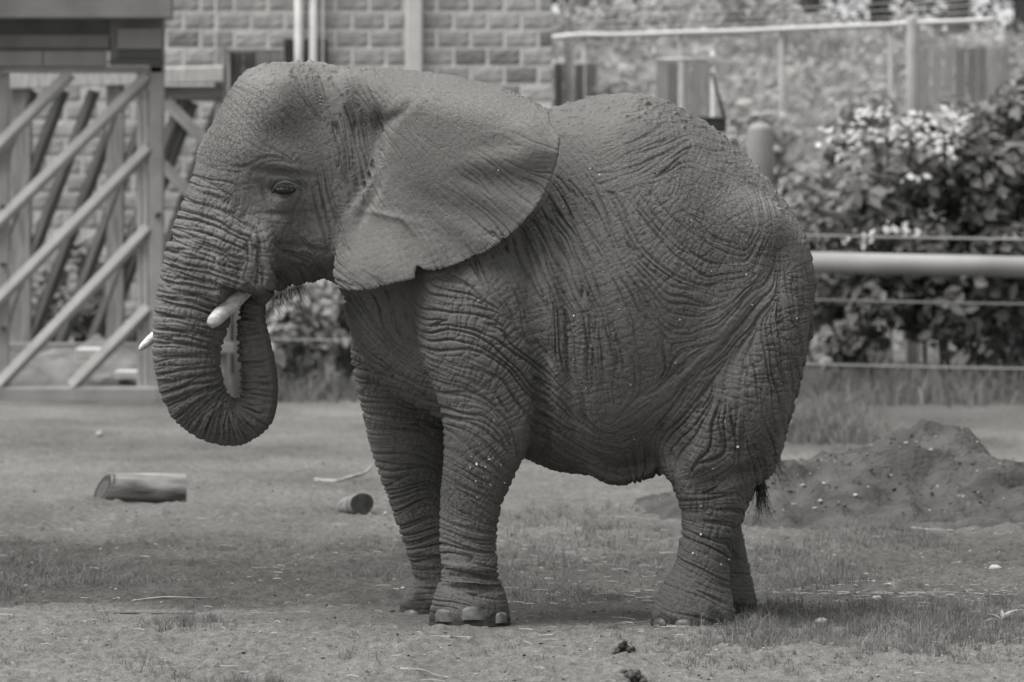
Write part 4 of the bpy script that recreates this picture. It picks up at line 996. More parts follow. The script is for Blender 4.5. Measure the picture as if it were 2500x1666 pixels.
def header():
    e = empty('steel_header', (P(200, 100, DG).x, DG - D0 - .05, 0), 'heavy steel header beam with trolley box spanning above the gate', 'beam')
    def v(a, b, d=0): return P(a, b, DG + d)
    M1 = material('header_face', .17, .6, .25, 2, .2, 20, .006, .35); M2 = material('header_plate', .25, .6, .2, 2, .2, 20, .006, .35)
    beam('girder', v(-150, 18, -.30), v(420, 18, -.30), 56 * sG, .5, M1, e, ch=.03)
    beam('soffit', v(-150, 64, .15), v(402, 64, .15), 44 * sG, .3, M_STEELD, e, ch=.03)
    beam('flange', v(-150, 103, -.02), v(268, 103, -.02), 30 * sG, .2, M1, e, ch=.05)
    beam('track', v(-150, 120, .05), v(268, 120, .05), 10 * sG, .3, M_STEELD, e)
    beam('face_plate', v(-150, 144, -.06), v(105, 144, -.06), 38 * sG, .14, M2, e, ch=.04); beam('face_plate', v(108, 144, -.06), v(259, 144, -.06), 38 * sG, .14, M2, e, ch=.04)
    beam('end_box', v(336, 160, 0), v(336, 46, 0), 130 * sG, .24, M1, e, ch=.04)
    beam('end_box_plate', v(288, 95, -.14), v(394, 95, -.14), 50 * sG, .06, M2, e, ch=.06)
    beam('end_box_lip', v(268, 152, -.12), v(400, 152, -.12), 12 * sG, .1, M_STEELD, e); beam('end_box_slot', v(288, 133, -.12), v(396, 133, -.12), 22 * sG, .02, M_STEELD, e)
    for a in (-150, 402):
        p = v(a, 160, .25); beam('column', (p.x, p.y, 0), (p.x, p.y, p.z + 1.2), .16, .2, M_STEEL, e) if a < 0 else None
header()
# rubble and bedding heap showing through the gate
def heap(name, label, cat, x0, x1, y0, y1, hmax, mat, seed, n=(70, 40), parent=None, shape=None, kind=None):
    xs = np.linspace(x0, x1, n[0]); ys = np.linspace(y0, y1, n[1]); X, Y = np.meshgrid(xs, ys)
    u = (X - (x0 + x1) / 2) / ((x1 - x0) / 2); v = (Y - (y0 + y1) / 2) / ((y1 - y0) / 2)
    env = np.clip(1 - (np.abs(u) ** 2.4 + np.abs(v) ** 2.4), 0, 1)
    Z = shape(X, Y, u, v) if shape else hmax * env ** .7 * (.72 + .35 * fbm(X * 1.3, Y * 1.3, 0.0, 4, seed))
    Z = Z * sstep(0, .12, env) + .05 * np.sqrt(np.clip(env, 0, 1)) * fbm(X * 5, Y * 5, 1.0, 4, seed + 3) + ground_h(X, Y) - .06 * (env < .02) - .02
    i = np.arange(n[1] - 1)[:, None] * n[0] + np.arange(n[0] - 1)[None]
    F = np.stack([i, i + 1, i + n[0] + 1, i + n[0]], -1).reshape(-1, 4)
    o = link(name, mesh_np(name, np.stack([X, Y, Z], -1).reshape(-1, 3), F), mat, parent, smooth=True)
    if kind: tag(o, kind=kind)
    if label: tag(o, label, cat)
    return o
M_HEAP = material('pale_sand', .16, .95, .25, 3, .8, 30, .03, .1)
M_MOUND = material('dark_soil', .07, .95, .4, 3, 1.0, 24, .04, .1)
heap('sand_heap', 'pale sand heap lying behind the steel gate', 'sand heap', -6.4, -3.05, DG - D0 + .8, DG - D0 + 3.8, .60, M_HEAP, 5)
for (a, b, c, d, lab) in ((190, 250, 850, 878, 'flat concrete slab lying on the sand heap by the gate post'), (285, 345, 905, 925, 'low concrete slab half sunk at the foot of the sand heap')):
    p0, p1 = P(a, (c + d) / 2, DG + .9), P(b, (c + d) / 2, DG + .9); tag(beam('concrete_slab', p0, p1, (d - c) * sG, .5, M_CONC, None), lab, 'slab')

# ------------------------------------------------------------------ pipe fence
DF = 52.0; sF = DF / FPX
M_PIPE = material('fence_pipe_paint', .23, .6, .12, 2.5, .15, 20, .006, .35)
M_POST = material('fence_post_paint', .20, .6, .15, 2.5, .15, 20, .006, .35)
def pipe_fence():
    e = empty('pipe_fence', (P(1855, 0, DF).x, DF - D0, 0), 'fence of thick painted steel pipe with a domed post and thin cables', 'fence')
    for a in (1857, 604, 3000):
        top = P(a, 318, DF + .12); pipe('post', (top.x, top.y, 0), top, 33 * sF, M_POST, e, 24, True)
    pipe('rail', P(1857, 638, DF - .05), P(3000, 664, DF - .05), 26 * sF, M_PIPE, e, 24)
    for yy0, yy1 in ((572, 578), (728, 738), (886, 896)):
        pipe('cable', P(1857, yy0, DF), P(3000, yy1 + 8, DF), 3 * sF, M_STEEL, e, 8, sag=.02, n=10)
    pipe('cable', P(604, 828, DF), P(1857, 830, DF), 2.2 * sF, M_STEEL, e, 8, sag=.02, n=10)
pipe_fence()

# ------------------------------------------------------------------ chain-link fence with white top rail
def chain_link():
    e = empty('chain_link_fence', (P(1850, 0, 64).x, 39, 0), 'chain-link fence with pale top rail, slanted barbed-wire arms and wires', 'fence')
    def dd(px): return 66 - 2.5 * (px - 1345) / 1100
    def v(a, b): return P(a, b, dd(a))
    rail = [(1350, 92), (1420, 86), (1500, 86), (1580, 84), (1665, 80), (1790, 77), (1910, 72), (2050, 66), (2175, 61), (2228, 57), (2340, 53), (2430, 49)]
    c = crom([tuple(v(a, b)) for a, b in rail], 50); loft('top_rail', [Vector(q) for q in c], [.033] * 50, M_WHITE, e, 12)
    for a, yb in ((1425, 85), (1663, 80), (1908, 72), (2175, 61)):
        t = v(a, yb + 4) + Vector((0, .05, 0)); pipe('post', (t.x, t.y, 0), t, .034, M_GALV, e, 10)
        p1 = v(a + 46, yb - 52); beam('barb_arm', t + Vector((.02, .06, 0)), p1 + Vector((0, .02, 0)), .055, .05, M_WHITE, e)
    t = v(2228, 45); pipe('terminal_post', (t.x, t.y, 0), t, .075, M_GALV, e, 14, True)
    for f, yy in ((.35, 18), (.65, 34), (.95, 50)):
        pipe('barbed_wire', v(1400, 92 - f * 55) + Vector((0, -.3 * f, 0)), v(2430, 46 - f * 55) + Vector((0, -.3 * f, 0)), .006, M_GALVD, e, 5, sag=.03, n=14)
    # woven mesh: two sets of slanted wires
    A, B = v(1350, 92), v(2430, 49); W = (B - A).length; ux = (B - A).normalized(); V = []; F = []; H = 4.0; r_ = .0035
    def wire(p, q):
        i = len(V); n = Vector((0, 1, 0)); d = (q - p).normalized(); s_ = d.cross(n) * r_
        for pt in (p, q): V.extend([pt + s_, pt - s_ * .5 + n * r_, pt - s_ * .5 - n * r_])
        for k in range(3): F.append((i + k, i + (k + 1) % 3, i + 3 + (k + 1) % 3, i + 3 + k))
    def at(s_, h): q = A.lerp(B, s_ / W); return Vector((q.x, q.y, q.z - .03 - h))
    k = -H
    while k < W:
        for sgn in (0, 1):
            s0, s1 = (k, k + H); h0, h1 = (0, H) if sgn else (H, 0)
            a0, a1 = max(s0, 0), min(s1, W)
            if a1 > a0: wire(at(a0, h0 + (h1 - h0) * (a0 - s0) / H), at(a1, h0 + (h1 - h0) * (a1 - s0) / H))
        k += .075
    tag(link('wire_mesh', mesh_py('wire_mesh', V, F), M_GALVD, e), kind='stuff')
chain_link()

# ------------------------------------------------------------------ plank fence beyond it, feeder post
def plank_fence(label, px0, px1, y0, y1, D):
    e = empty('plank_fence', (P((px0 + px1) / 2, 0, D).x, D - D0, 0), label, 'fence', 'weathered plank fence runs beyond the chain-link')
    x = px0; s = D / FPX
    while x < px1:
        w_ = random.uniform(24, 32); t = (x - px0) / (px1 - px0); p = P(x + w_ / 2, y0 + (y1 - y0) * t + random.uniform(-7, 7), D + random.uniform(-.02, .02))
        beam('plank', (p.x, p.y, 0), p, (w_ - random.uniform(1, 5)) * s, .03, random.choice([M_WOODG, M_WOODG, M_WOODG, M_WOODD]), e, random.uniform(-4, 4)); x += w_
    for h in (.35, .8): a, b = P(px0, 0, D + .08), P(px1, 0, D + .08); beam('backing_rail', (a.x, a.y, h * 3), (b.x, b.y, h * 3), .10, .05, M_WOODG, e)
plank_fence('weathered plank fence against the corner of the block building', 1352, 1450, 155, 150, 63)
plank_fence('weathered plank fence behind the light metal feeder post', 1600, 1745, 150, 152, 66.8)
plank_fence('weathered plank fence at the terminal post of the chain-link', 2210, 2440, 110, 118, 66.8)
def feeder():
    D = 58.5; s = D / FPX; e = empty('feeder_post', (P(1740, 0, D).x, D - D0, 0), 'light metal post with side arm, stay rod and dark tray', 'post')
    t = P(1741, 122, D); pipe('upright', (t.x, t.y, 0), t, .028, M_GALV, e, 12)
    pipe('arm', P(1600, 146, D), P(1745, 146, D), .022, M_GALV, e, 10); beam('bracket', P(1728, 146, D - .03), P(1750, 146, D - .03), .09, .07, M_GALVD, e)
    pipe('stay_rod', P(1738, 178, D - .05), P(1770, 292, D - .12), .018, M_RUBBER, e, 8)
    a, b = P(1690, 305, D - .1), P(1772, 305, D - .1); beam('tray', a, b, 36 * s, .3, M_RUBBER, e); beam('tray_rim', P(1686, 288, D - .1), P(1776, 288, D - .1), 5 * s, .33, M_STEELD, e)
    pipe('lamp_arm', P(1598, 118, D), P(1598, 146, D), .018, M_GALV, e, 8)
feeder()
p = P(1390, 104, 62.6); tag(pipe('marker_post', (p.x, p.y, 0), p, .05, M_GALV, None, 14, True), 'short pale round post in front of the plank fence at the building corner', 'post')

# ------------------------------------------------------------------ hillside and vegetation
def hillside():
    nx, ny = 90, 70; xs = np.linspace(-40, 45, nx); ys = np.concatenate([np.linspace(43.2, 60, 40), np.linspace(61, 260, 30)]); X, Y = np.meshgrid(xs, ys)
    Z = -.3 + 4.5 * sstep(42.5, 54, Y) + .03 * np.clip(Y - 56, 0, 400) + .35 * fbm(X * .4, Y * .4, 0.0, 4, 8) * sstep(43, 46, Y)
    i = np.arange(ny - 1)[:, None] * nx + np.arange(nx - 1)[None]; F = np.stack([i, i + 1, i + nx + 1, i + nx], -1).reshape(-1, 4)
    tag(link('hillside', mesh_np('hillside', np.stack([X, Y, Z], -1).reshape(-1, 3), F), material('hill_soil', .16, .95, .4, .8, .8, 8, .1, .1), smooth=True), kind='structure')
    # ground cover
    n = 23000; x = rng.uniform(-.6, 8.5, n); y = rng.uniform(43.4, 57, n); z = -.3 + 4.5 * sstep(42.5, 54, y) + .35 * fbm(x * .4, y * .4, 0.0, 4, 8) + rng.uniform(0, .35, n) + .30 * np.maximum(0, fbm(x * 1.1, y * 1.1, 3.0, 3, 4))
    nn = rng.standard_normal((n, 3)) * .5 + np.array([0, -.45, .7]); V, F = leaves(np.stack([x, y, z], 1), nn, rng.uniform(.08, .21, n))
    tag(link('ground_cover', mesh_np('ground_cover', V, F), M_IVY), 'pale leafy ground cover over the hillside beyond the fences', 'ground cover', kind='stuff')
hillside()
def tree(label, px, D, h, cw, n, mat, z0, group='dark trees on the hillside', zc=.72):
    b = P(px, 0, D); b.z = z0; e = empty('tree', b, label, 'tree', group)
    q = crom([(b.x, b.y, z0 - .4), (b.x + random.uniform(-.2, .2), b.y, z0 + h * .3), (b.x + random.uniform(-.4, .4), b.y, z0 + h * .85)], 12)
    tr = loft('trunk', [Vector(v) for v in q], [.20 * h / 7 * (1 - .07 * i) for i in range(12)], M_BARK, e, 10)
    C, R = clumps((b.x, b.y, z0 + h * zc), (cw, cw * .8, h * .42), 26, cw * .42)
    for k in range(6):
        c = C[k]; s_ = q[4 + k % 6]; loft('limb', [Vector(s_), (Vector(s_) + Vector(c)) / 2 + Vector((0, 0, .2)), Vector(c)], [.06, .045, .02], M_BARK, tr, 6)
    p, nn, s = clump_leaves(C, R, n, .15); V, F = leaves(p, nn, s); tag(link('crown', mesh_np('crown', V, F), mat, e), kind='stuff')
tree('dark leafy tree on the hillside above the plank fence with the feeder post', 1660, 84, 7.5, 2.6, 4200, M_LEAFD, 4.2, zc=.5)
tree('dark leafy tree on the hillside behind the chain-link fence', 1960, 88, 8, 2.6, 4200, M_LEAFD, 4.2, zc=.55)
tree('dark leafy tree growing above the fence terminal post', 2330, 86, 8, 2.8, 4200, M_LEAFD, 4.0, zc=.5)
tree('dark leafy tree next to the block building corner', 1400, 90, 8, 2.2, 4200, M_LEAFD, 4.0, zc=.5)
for a, lab in ((1520, 'dark tree deep in the wood, over the plank fence at the building corner'), (1800, 'dark tree deep in the wood, between the feeder post and a chain-link post'), (2130, 'dark tree deep in the wood, next to the fence terminal post'), (2480, 'dark tree deep in the wood over the tall shadowed bush')): tree(lab, a, 94, 9, 3.0, 4200, M_LEAFD, 3.6, zc=.48)
# bushes: the big broad-leaved bush behind the pipe rail, and lesser ones along the fences
def bush_base(px, D): p = P(px, 0, D); p.z = 0; return p
def bush(label, px, D, pytop, pybot, wpx, n, sz, mat, nobj=0, nc=26, cr=.28, stems=5, dy=.55, cat='bush'):
    s = D / FPX; zt, zb = P(0, pytop, D).z, max(P(0, pybot, D).z, 0.1); b = bush_base(px, D)
    return shrub('bush', label, cat, b, (b.x, b.y, (zt + zb) / 2), (wpx * s, dy, (zt - zb) / 2), nc, cr, n, sz, mat, 'bushes along the fences', nobj, stems)
bush('tall broad-leaved bush behind the steel pipe rail', 2330, 54.2, 300, 890, 270, 6400, .165, M_LEAF, 290, 60, .30, 8)
bush('tall shadowed bush at the far end of the pipe rail', 2480, 55.6, 60, 900, 120, 2600, .19, M_LEAF, 0, 40, .30, 6)
bush('broad-leaved bush under the pipe rail close to the domed post', 2070, 54.0, 420, 900, 150, 2600, .18, M_LEAF, 0, 30, .26)
bush('pale bush beside the domed pipe post', 1960, 57.5, 380, 860, 110, 2000, .17, M_LEAFL, 0, 24, .26)
bush('pale creeper mass over the plank fence by the building corner', 1530, 61.5, 190, 700, 100, 2600, .15, M_LEAFL, 0, 30, .25)
bush('pale creeper mass between feeder post and chain-link post', 1850, 62, 230, 700, 110, 2400, .15, M_LEAFL, 0, 30, .25)
bush('pale creeper below the chain-link terminal post', 2110, 61.5, 220, 700, 110, 2400, .15, M_LEAFL, 0, 30, .25)
bush('loose pale bush behind the trunk and throat', 700, 55, 660, 940, 90, 1700, .15, M_LEAFL, 0, 22, .2)
bush('loose pale bush behind the front leg', 860, 55.5, 640, 930, 110, 1700, .15, M_LEAFL, 0, 22, .2)
bush('leafy weeds behind the steel gate bars', 215, 57.4, 560, 860, 60, 900, .14, M_LEAF, 0, 14, .16, cat='weeds')
bush('leafy weeds at the building foot beside the gate post', 130, 57.6, 620, 860, 50, 700, .14, M_LEAF, 0, 14, .16, cat='weeds')
# leaf clusters with glints of sky light put into their pale colour
def pale_cluster(label, px, py, wpx, hpx, n):
    D = 53.4; s = D / FPX; c = P(px, py, D); e = empty('sky_lit_cluster', c, label, 'sky-lit leaves', 'painted sky-lit leaf clusters in the broad-leaved bush')
    p = np.array(c) + rng.standard_normal((n, 3)) * np.array([wpx * s * .75, .12, hpx * s * .8]); nn = rng.standard_normal((n, 3)) * .4 + np.array([-.2, -.8, .6])
    V, F = leaves(p, nn, rng.uniform(.04, .13, n)); tag(link('sky_lit_blades', mesh_np('sky_lit_blades', V, F), material('blossom', .55, .6, .1, 4, 0, translucent=.2), e), kind='stuff')
    for k in range(3):
        q = Vector(p[k]); loft('stalk', [q + Vector((.02, .25, -.35)), q + Vector((0, .1, -.12)), q], [.008, .006, .004], M_BARK, e, 5)
LB = 'leaf cluster painted sky-bright on the upper part of the broad-leaved bush'
for a in ((2075, 335, 45, 30, 40), (2150, 320, 40, 16, 26), (2270, 345, 40, 26, 40), (2320, 290, 40, 20, 30), (2330, 330, 22, 36, 26), (2230, 300, 20, 20, 14), (2130, 275, 28, 10, 14)): pale_cluster(LB, *a)
LB2 = 'small leaf cluster painted sky-bright low in the broad-leaved bush near the rail'
for a in ((2225, 435, 20, 10, 10), (2100, 580, 34, 10, 14), (2220, 565, 22, 10, 12), (2170, 560, 14, 8, 8)): pale_cluster(LB2, *a)

# ------------------------------------------------------------------ grass, straw, pebbles
def blades(pts, h, lean, wd, seg=3):
    """curved grass blades rooted at pts (k,3)"""
    k = len(pts); a = rng.uniform(0, 2 * np.pi, k); d = np.stack([np.cos(a), np.sin(a), 0 * a], 1) * lean[:, None]; side = np.stack([-np.sin(a), np.cos(a), 0 * a], 1)
    # turn the broad side at random
    b = rng.uniform(0, 2 * np.pi, k); side = np.stack([np.cos(b), np.sin(b), 0 * b], 1)
    V = []; 
    for s in range(seg):
        t = s / seg; c = pts + np.array([0, 0, 1]) * (h * t * (1 - .15 * t))[:, None] + d * (h * t * t)[:, None]; w_ = (wd * (1 - t * .75))[:, None] * side
        V += [c - w_, c + w_]
    c = pts + np.array([0, 0, 1]) * (h * .88)[:, None] + d * h[:, None]; V.append(c)
    V = np.stack(V, 1); n = V.shape[1]; T = []
    for s in range(seg - 1): o = 2 * s; T += [(o, o + 1, o + 3), (o, o + 3, o + 2)]
    o = 2 * (seg - 1); T.append((o, o + 1, o + 2))
    F = np.array(T)[None] + (np.arange(k) * n)[:, None, None]
    return V.reshape(-1, 3), F.reshape(-1, 3)
def grass(name, label, tufts, mat, per, h0, sprd, wd=.0022, lean=.6):
    """tufts: array of x, y, scale"""
    t = np.repeat(np.asarray(tufts, float), per, 0); k = len(t); x = t[:, 0] + rng.standard_normal(k) * sprd * t[:, 2]; y = t[:, 1] + rng.standard_normal(k) * sprd * t[:, 2] * 1.2
    pts = np.stack([x, y, ground_h(x, y) - .004], 1); h = h0 * t[:, 2] * rng.uniform(.35, 1.25, k)
    V, F = blades(pts, h, np.abs(rng.standard_normal(k)) * lean, wd * rng.uniform(.6, 1.4, k)); o = tag(link(name, mesh_np(name, V, F), mat), label, 'grass', kind='stuff'); return o
def scatter(px0, px1, py0, py1, n, sc=(.6, 1.2), clump=None):
    """random spots over a photo region of the ground, optionally broken into patches"""
    out = []
    for _try in range(n * 12):
        if len(out) >= n: break
        a, b = random.uniform(px0, px1), random.uniform(py0, py1); g = G(a, b)
        if clump is not None and float(vnoise(np.array([g.x * clump]), g.y * clump * .6, 5.0, 3)[0]) < .05: continue
        out.append((g.x, g.y, random.uniform(*sc)))
    return out
tA = scatter(1830, 2500, 1480, 1590, 460, (.35, 1.25)) + scatter(1770, 1900, 1525, 1590, 90, (.3, .9)) + scatter(1690, 1800, 1560, 1600, 40, (.2, .5)) + scatter(1950, 2500, 1440, 1500, 110, (.3, 1.1), 1.2) + scatter(1600, 2500, 1560, 1625, 130, (.25, .6))
grass('tall_grass', 'thick grass patch beside the hind feet', tA + [(x + random.gauss(0, .25), y + random.gauss(0, .12), c * random.uniform(.4, 1)) for x, y, c in tA], M_GRASS, 11, .095, .026, .0017, .75)
tB = scatter(0, 430, 1490, 1600, 190, (.5, 1.1), 1.3) + scatter(395, 525, 1515, 1548, 46, (.6, 1.0)) + scatter(0, 260, 1430, 1470, 60, (.5, 1.), 1.5) + scatter(500, 700, 1640, 1680, 40, (.6, 1.1)) + [(G(860, 1600).x, G(860, 1600).y, 1.3)] * 3 + scatter(300, 460, 1600, 1640, 16, (.4, .9))
grass('short_grass', 'scattered grass tufts on the pale soil in front', tB + [(x + random.gauss(0, .15), y + random.gauss(0, .1), c * random.uniform(.4, 1)) for x, y, c in tB], M_GRASS, 10, .080, .022, .0016, .8)
tC = scatter(0, 1000, 1330, 1440, 300, (.25, .9), 1.6) + scatter(1230, 1650, 1290, 1470, 230, (.25, 1.0), 1.4) + scatter(1850, 2500, 1290, 1440, 300, (.25, 1.1), 1.4) + scatter(1250, 1600, 1240, 1330, 60, (.6, 1.1), .9)
grass('sparse_grass', 'sparse grass sprouting over the darker ground around the feet', tC + scatter(0, 2500, 1270, 1640, 560, (.12, .5)) + [(x + random.gauss(0, .2), y + random.gauss(0, .2), c * random.uniform(.3, 1)) for x, y, c in tC], M_GRASS, 9, .095, .028, .0018, .8)
tD = scatter(1880, 2500, 985, 1075, 800, (.7, 1.4), .5) + scatter(1300, 1700, 1010, 1120, 200, (.4, .8), .7)
grass('far_grass', 'low grass near the foot of the pipe fence', tD, M_GRASS, 10, .16, .14, .006)
gx_ = [(random.uniform(2.2, 6.0), random.uniform(25.5, 31), random.uniform(.6, 1.3)) for _ in range(560)] + [(random.uniform(-3.2, 2.5), random.uniform(26.6, 31), random.uniform(.5, 1.1)) for _ in range(380)]
grass('fence_grass', 'long rough grass along the foot of the pipe fence', gx_, M_GRASS, 12, .30, .16, .008, .5)
def straws():
    n = 1100; V = []; F = []
    for _ in range(n):
        reg = random.random()
        if reg < .3: a, b = random.uniform(1900, 2500), random.uniform(1420, 1500)
        elif reg < .55: a, b = random.uniform(1250, 1900), random.uniform(1300, 1560)
        else: a, b = random.uniform(0, 2500), random.uniform(1250, 1660)
        g = G(a, b); L_ = .016 * 6 ** random.random() * (1 if random.random() < .85 else 2.2); t = random.uniform(0, 6.28); d = Vector((math.cos(t), math.sin(t), 0)).normalized(); w_ = random.uniform(.0007, .0017)
        z = float(ground_h(g.x, g.y)); up = Vector((0, 0, 1)); s_ = d.cross(up) * w_; p = Vector((g.x, g.y, z + .004)); i = len(V)
        q = [p - d * L_ / 2, p + Vector((0, 0, random.uniform(0, .006))) + d.cross(up) * random.gauss(0, .08) * L_, p + d * L_ / 2]
        for c in q: V += [c - s_, c + s_, c + up * w_ * 1.6]
        for m in range(2):
            for k in range(3): F.append((i + m * 3 + k, i + m * 3 + (k + 1) % 3, i + m * 3 + 3 + (k + 1) % 3, i + m * 3 + 3 + k))
    tag(link('straw', mesh_py('straw', V, F), M_STRAW), 'loose straw stalks strewn over the trodden ground', 'straw', kind='stuff')
straws()
ICO_V = [(0, 0, 1), (.894, 0, .447), (.276, .851, .447), (-.724, .526, .447), (-.724, -.526, .447), (.276, -.851, .447), (.724, .526, -.447), (-.276, .851, -.447), (-.894, 0, -.447), (-.276, -.851, -.447), (.724, -.526, -.447), (0, 0, -1)]
ICO_F = [(0, 1, 2), (0, 2, 3), (0, 3, 4), (0, 4, 5), (0, 5, 1), (1, 6, 2), (2, 7, 3), (3, 8, 4), (4, 9, 5), (5, 10, 1), (6, 7, 2), (7, 8, 3), (8, 9, 4), (9, 10, 5), (10, 6, 1), (11, 7, 6), (11, 8, 7), (11, 9, 8), (11, 10, 9), (11, 6, 10)]
def stones(name, label, cat, spots, mat):
    IV = np.array(ICO_V); V = []; F = []
    for i, (x, y, z, r_) in enumerate(spots):
        V.append(IV * rng.uniform(.7, 1.25, (12, 1)) * np.array([r_ * rng.uniform(.8, 1.5), r_, r_ * rng.uniform(.45, .8)]) + np.array([x, y, z])); F.append(np.array(ICO_F) + 12 * i)
    return tag(link(name, mesh_np(name, np.vstack(V), np.vstack(F)), mat, smooth=True), label, cat, kind='stuff')
def rspots(n, px0, px1, py0, py1, r0, r1):
    o = []
    for _ in range(n):
        g = G(random.uniform(px0, px1), random.uniform(py0, py1)); o.append((g.x, g.y, float(ground_h(g.x, g.y)) + .002, r0 * (r1 / r0) ** random.random()))
    return o
stones('pebbles', 'small pale pebbles and grit scattered over the ground', 'pebbles', rspots(1500, 0, 2500, 1020, 1680, .0022, .010), material('pebble', .26, .9, .4, 9, .4, 60, .004, .15))
stones('soil_crumbs', 'dark crumbs of soil and bark scattered over the ground', 'soil crumbs', rspots(1300, 0, 2500, 1020, 1680, .0025, .010), material('crumb', .07, .95, .4, 9, .4, 60, .004, .1))

# ------------------------------------------------------------------ dirt mound on the right
def mound_shape(X, Y, u, v):
    s = 24.0 / FPX * 1.25
    dx = (X - 2.70); tent = np.clip(1 - np.where(dx < 0, -dx / 1.15, dx / .55), 0, 1)
    pk = .36 * sstep(0, 1, tent) ** .9 * np.exp(-((Y - 9.5) / .75) ** 2) + .27 * np.exp(-((X - 1.9) / .75) ** 2 - ((Y - 8.6) / 1.0) ** 2) + .30 * np.exp(-((X - 3.6) / 1.1) ** 2 - ((Y - 8.9) / 1.1) ** 2)
    return pk * (1 + .25 * fbm(X * 2.2, Y * 2.2, 0, 4, 66)) + .05 * np.maximum(0, fbm(X * 7, Y * 7, 2, 4, 68)) * np.clip(pk * 8, 0, 1)
mo = heap('dirt_mound', None, None, .75, 5.6, 6.2, 12.2, .5, M_MOUND, 12, (150, 110), shape=mound_shape, kind='structure')
def mound_clods():
    me = mo.data; n = len(me.vertices); co = np.empty(n * 3, np.float32); me.vertices.foreach_get('co', co); co = co.reshape(-1, 3); c = co[co[:, 2] > .05]; k = rng.integers(0, len(c), 900)
    sp = [(c[i, 0] + random.gauss(0, .03), c[i, 1] + random.gauss(0, .03), c[i, 2] + .004, .004 * 4 ** random.random()) for i in k]
    stones('mound_clods', 'clods and stones lying over the dirt mound', 'clods', sp[:600], M_MOUND); stones('mound_stones', 'pale stones lying over the dirt mound', 'stones', sp[600:], material('mound_stone', .36, .9, .3, 9, .4, 60, .004, .15))
mound_clods()

# ------------------------------------------------------------------ logs, branch, sticks, rocks, clods, seedling
M_CUT = material('cut_wood', .30, .85, .25, 10, .4, 40, .004, .15, stretch=(1, 1, 1))
M_LOGBARK = material('peeled_log', .17, .8, .65, 5, .5, 30, .008, .2, stretch=(.5, 4, 4))
def end_grain():
    m = bpy.data.materials.new('end_grain'); m.use_nodes = True; N = m.node_tree; L = N.links; b = N.nodes['Principled BSDF']; b.inputs['Roughness'].default_value = .9
    at = N.nodes.new('ShaderNodeAttribute'); at.attribute_name = 'ring'; mt = N.nodes.new('ShaderNodeMath'); mt.operation = 'MULTIPLY'; mt.inputs[1].default_value = 1; L.new(at.outputs['Fac'], mt.inputs[0])
    r = N.nodes.new('ShaderNodeValToRGB'); e = r.color_ramp.elements; e[0].position = 0; e[0].color = gcol(.045); e[1].position = .55; e[1].color = gcol(.06); q = e.new(.62); q.color = gcol(.02); q = e.new(.9); q.color = gcol(.022); q = e.new(.97); q.color = gcol(.09)
    L.new(mt.outputs[0], r.inputs[0]); L.new(r.outputs[0], b.inputs['Base Color']); return m
M_END = end_grain()
def log(name, label, c0, c1, r0, r1, cutn=None, mend=None):
    """c0/c1: end centres; cutn: normal of a slanted cut at c0"""
    e = empty(name, (c0 + c1) / 2, label, 'log'); e.location.z = 0
    d = (c1 - c0).normalized(); up = Vector((0, 0, 1)); s = d.cross(up).normalized(); u = s.cross(d); V = []; F = []; seg, n = 28, 12
    for i in range(n):
        t = i / (n - 1); r_ = r0 + (r1 - r0) * t
        for k in range(seg):
            a = 2 * math.pi * k / seg; rr = r_ * (1 + .05 * math.sin(2 * a + 1) + .035 * math.sin(3 * a + 4 * t) + random.uniform(-.012, .012)); q = c0.lerp(c1, t) + s * rr * math.cos(a) + u * rr * math.sin(a)
            if cutn is not None and i == 0: off = q - c0; q = q - d * (off.dot(cutn) / d.dot(cutn))
            V.append(q)
    for i in range(n - 1):
        for k in range(seg): F.append((i * seg + k, i * seg + (k + 1) % seg, (i + 1) * seg + (k + 1) % seg, (i + 1) * seg + k))
    link('log_side', mesh_py('log_side', V, F), M_LOGBARK, e, smooth=True)
    for base, cen in ((0, c0), ((n - 1) * seg, c1)):
        vv = []; ring = []; ff = []
        cc = sum((V[base + k] for k in range(seg)), Vector()) / seg
        for j, f in enumerate((1, .8, .62, .35, .02)):
            for k in range(seg): vv.append(cc.lerp(V[base + k], f)); ring.append(f)
        for j in range(4):
            for k in range(seg): ff.append((j * seg + k, j * seg + (k + 1) % seg, (j + 1) * seg + (k + 1) % seg, (j + 1) * seg + k))
        me = mesh_py('cut_end', vv, ff); a = me.attributes.new('ring', 'FLOAT', 'POINT'); a.data.foreach_set('value', np.array(ring, np.float32)); link('cut_end', me, mend or M_END, e)
    return e
g = G(345, 1235); Dl = g.y + D0; sl_ = Dl / FPX
log('cut_log', 'thick pale log with a slanted sawn end lying on bare soil', P(250, 1195, Dl), P(452, 1194, Dl + .08), 41 * sl_, 40 * sl_, Vector((-.86, -.42, .42)).normalized())
g = G(860, 1258); Db = g.y + D0; sb = Db / FPX
log('log_stub', 'short round log stub showing a dark cut end near a dry branch', P(884, 1231, Db - .06), P(848, 1237, Db + .28), 28 * sb, 24 * sb, None, material('dark_end', .045, .9, .4, 20, .4, 40, .005))
def stick(name, label, pix, rad, mat=None, parts=()):
    pts = []
    for a, b, h in pix: g = G(a, b); pts.append((g.x, g.y, float(ground_h(g.x, g.y)) + h))
    c = crom(pts, 20); o = loft(name, [Vector(q) for q in c], [rad * (1 - .03 * i) * random.uniform(.85, 1.12) for i in range(20)], mat or M_STICK, None, 9)
    tag(o, label, 'stick'); return o
M_STICK = material('dry_stick', .25, .85, .35, 12, .5, 50, .005, .15)
stick('dry_branch', 'pale crooked dry branch lying beyond the log stub', [(770, 1182, .01), (820, 1184, .012), (862, 1186, .02), (890, 1180, .05), (908, 1170, .08)], .020)
stick('dry_stick', 'broken pale stick lying in the foremost sand', [(978, 1632, .008), (1030, 1633, .010), (1065, 1634, .012), (1096, 1642, .006)], .0055)
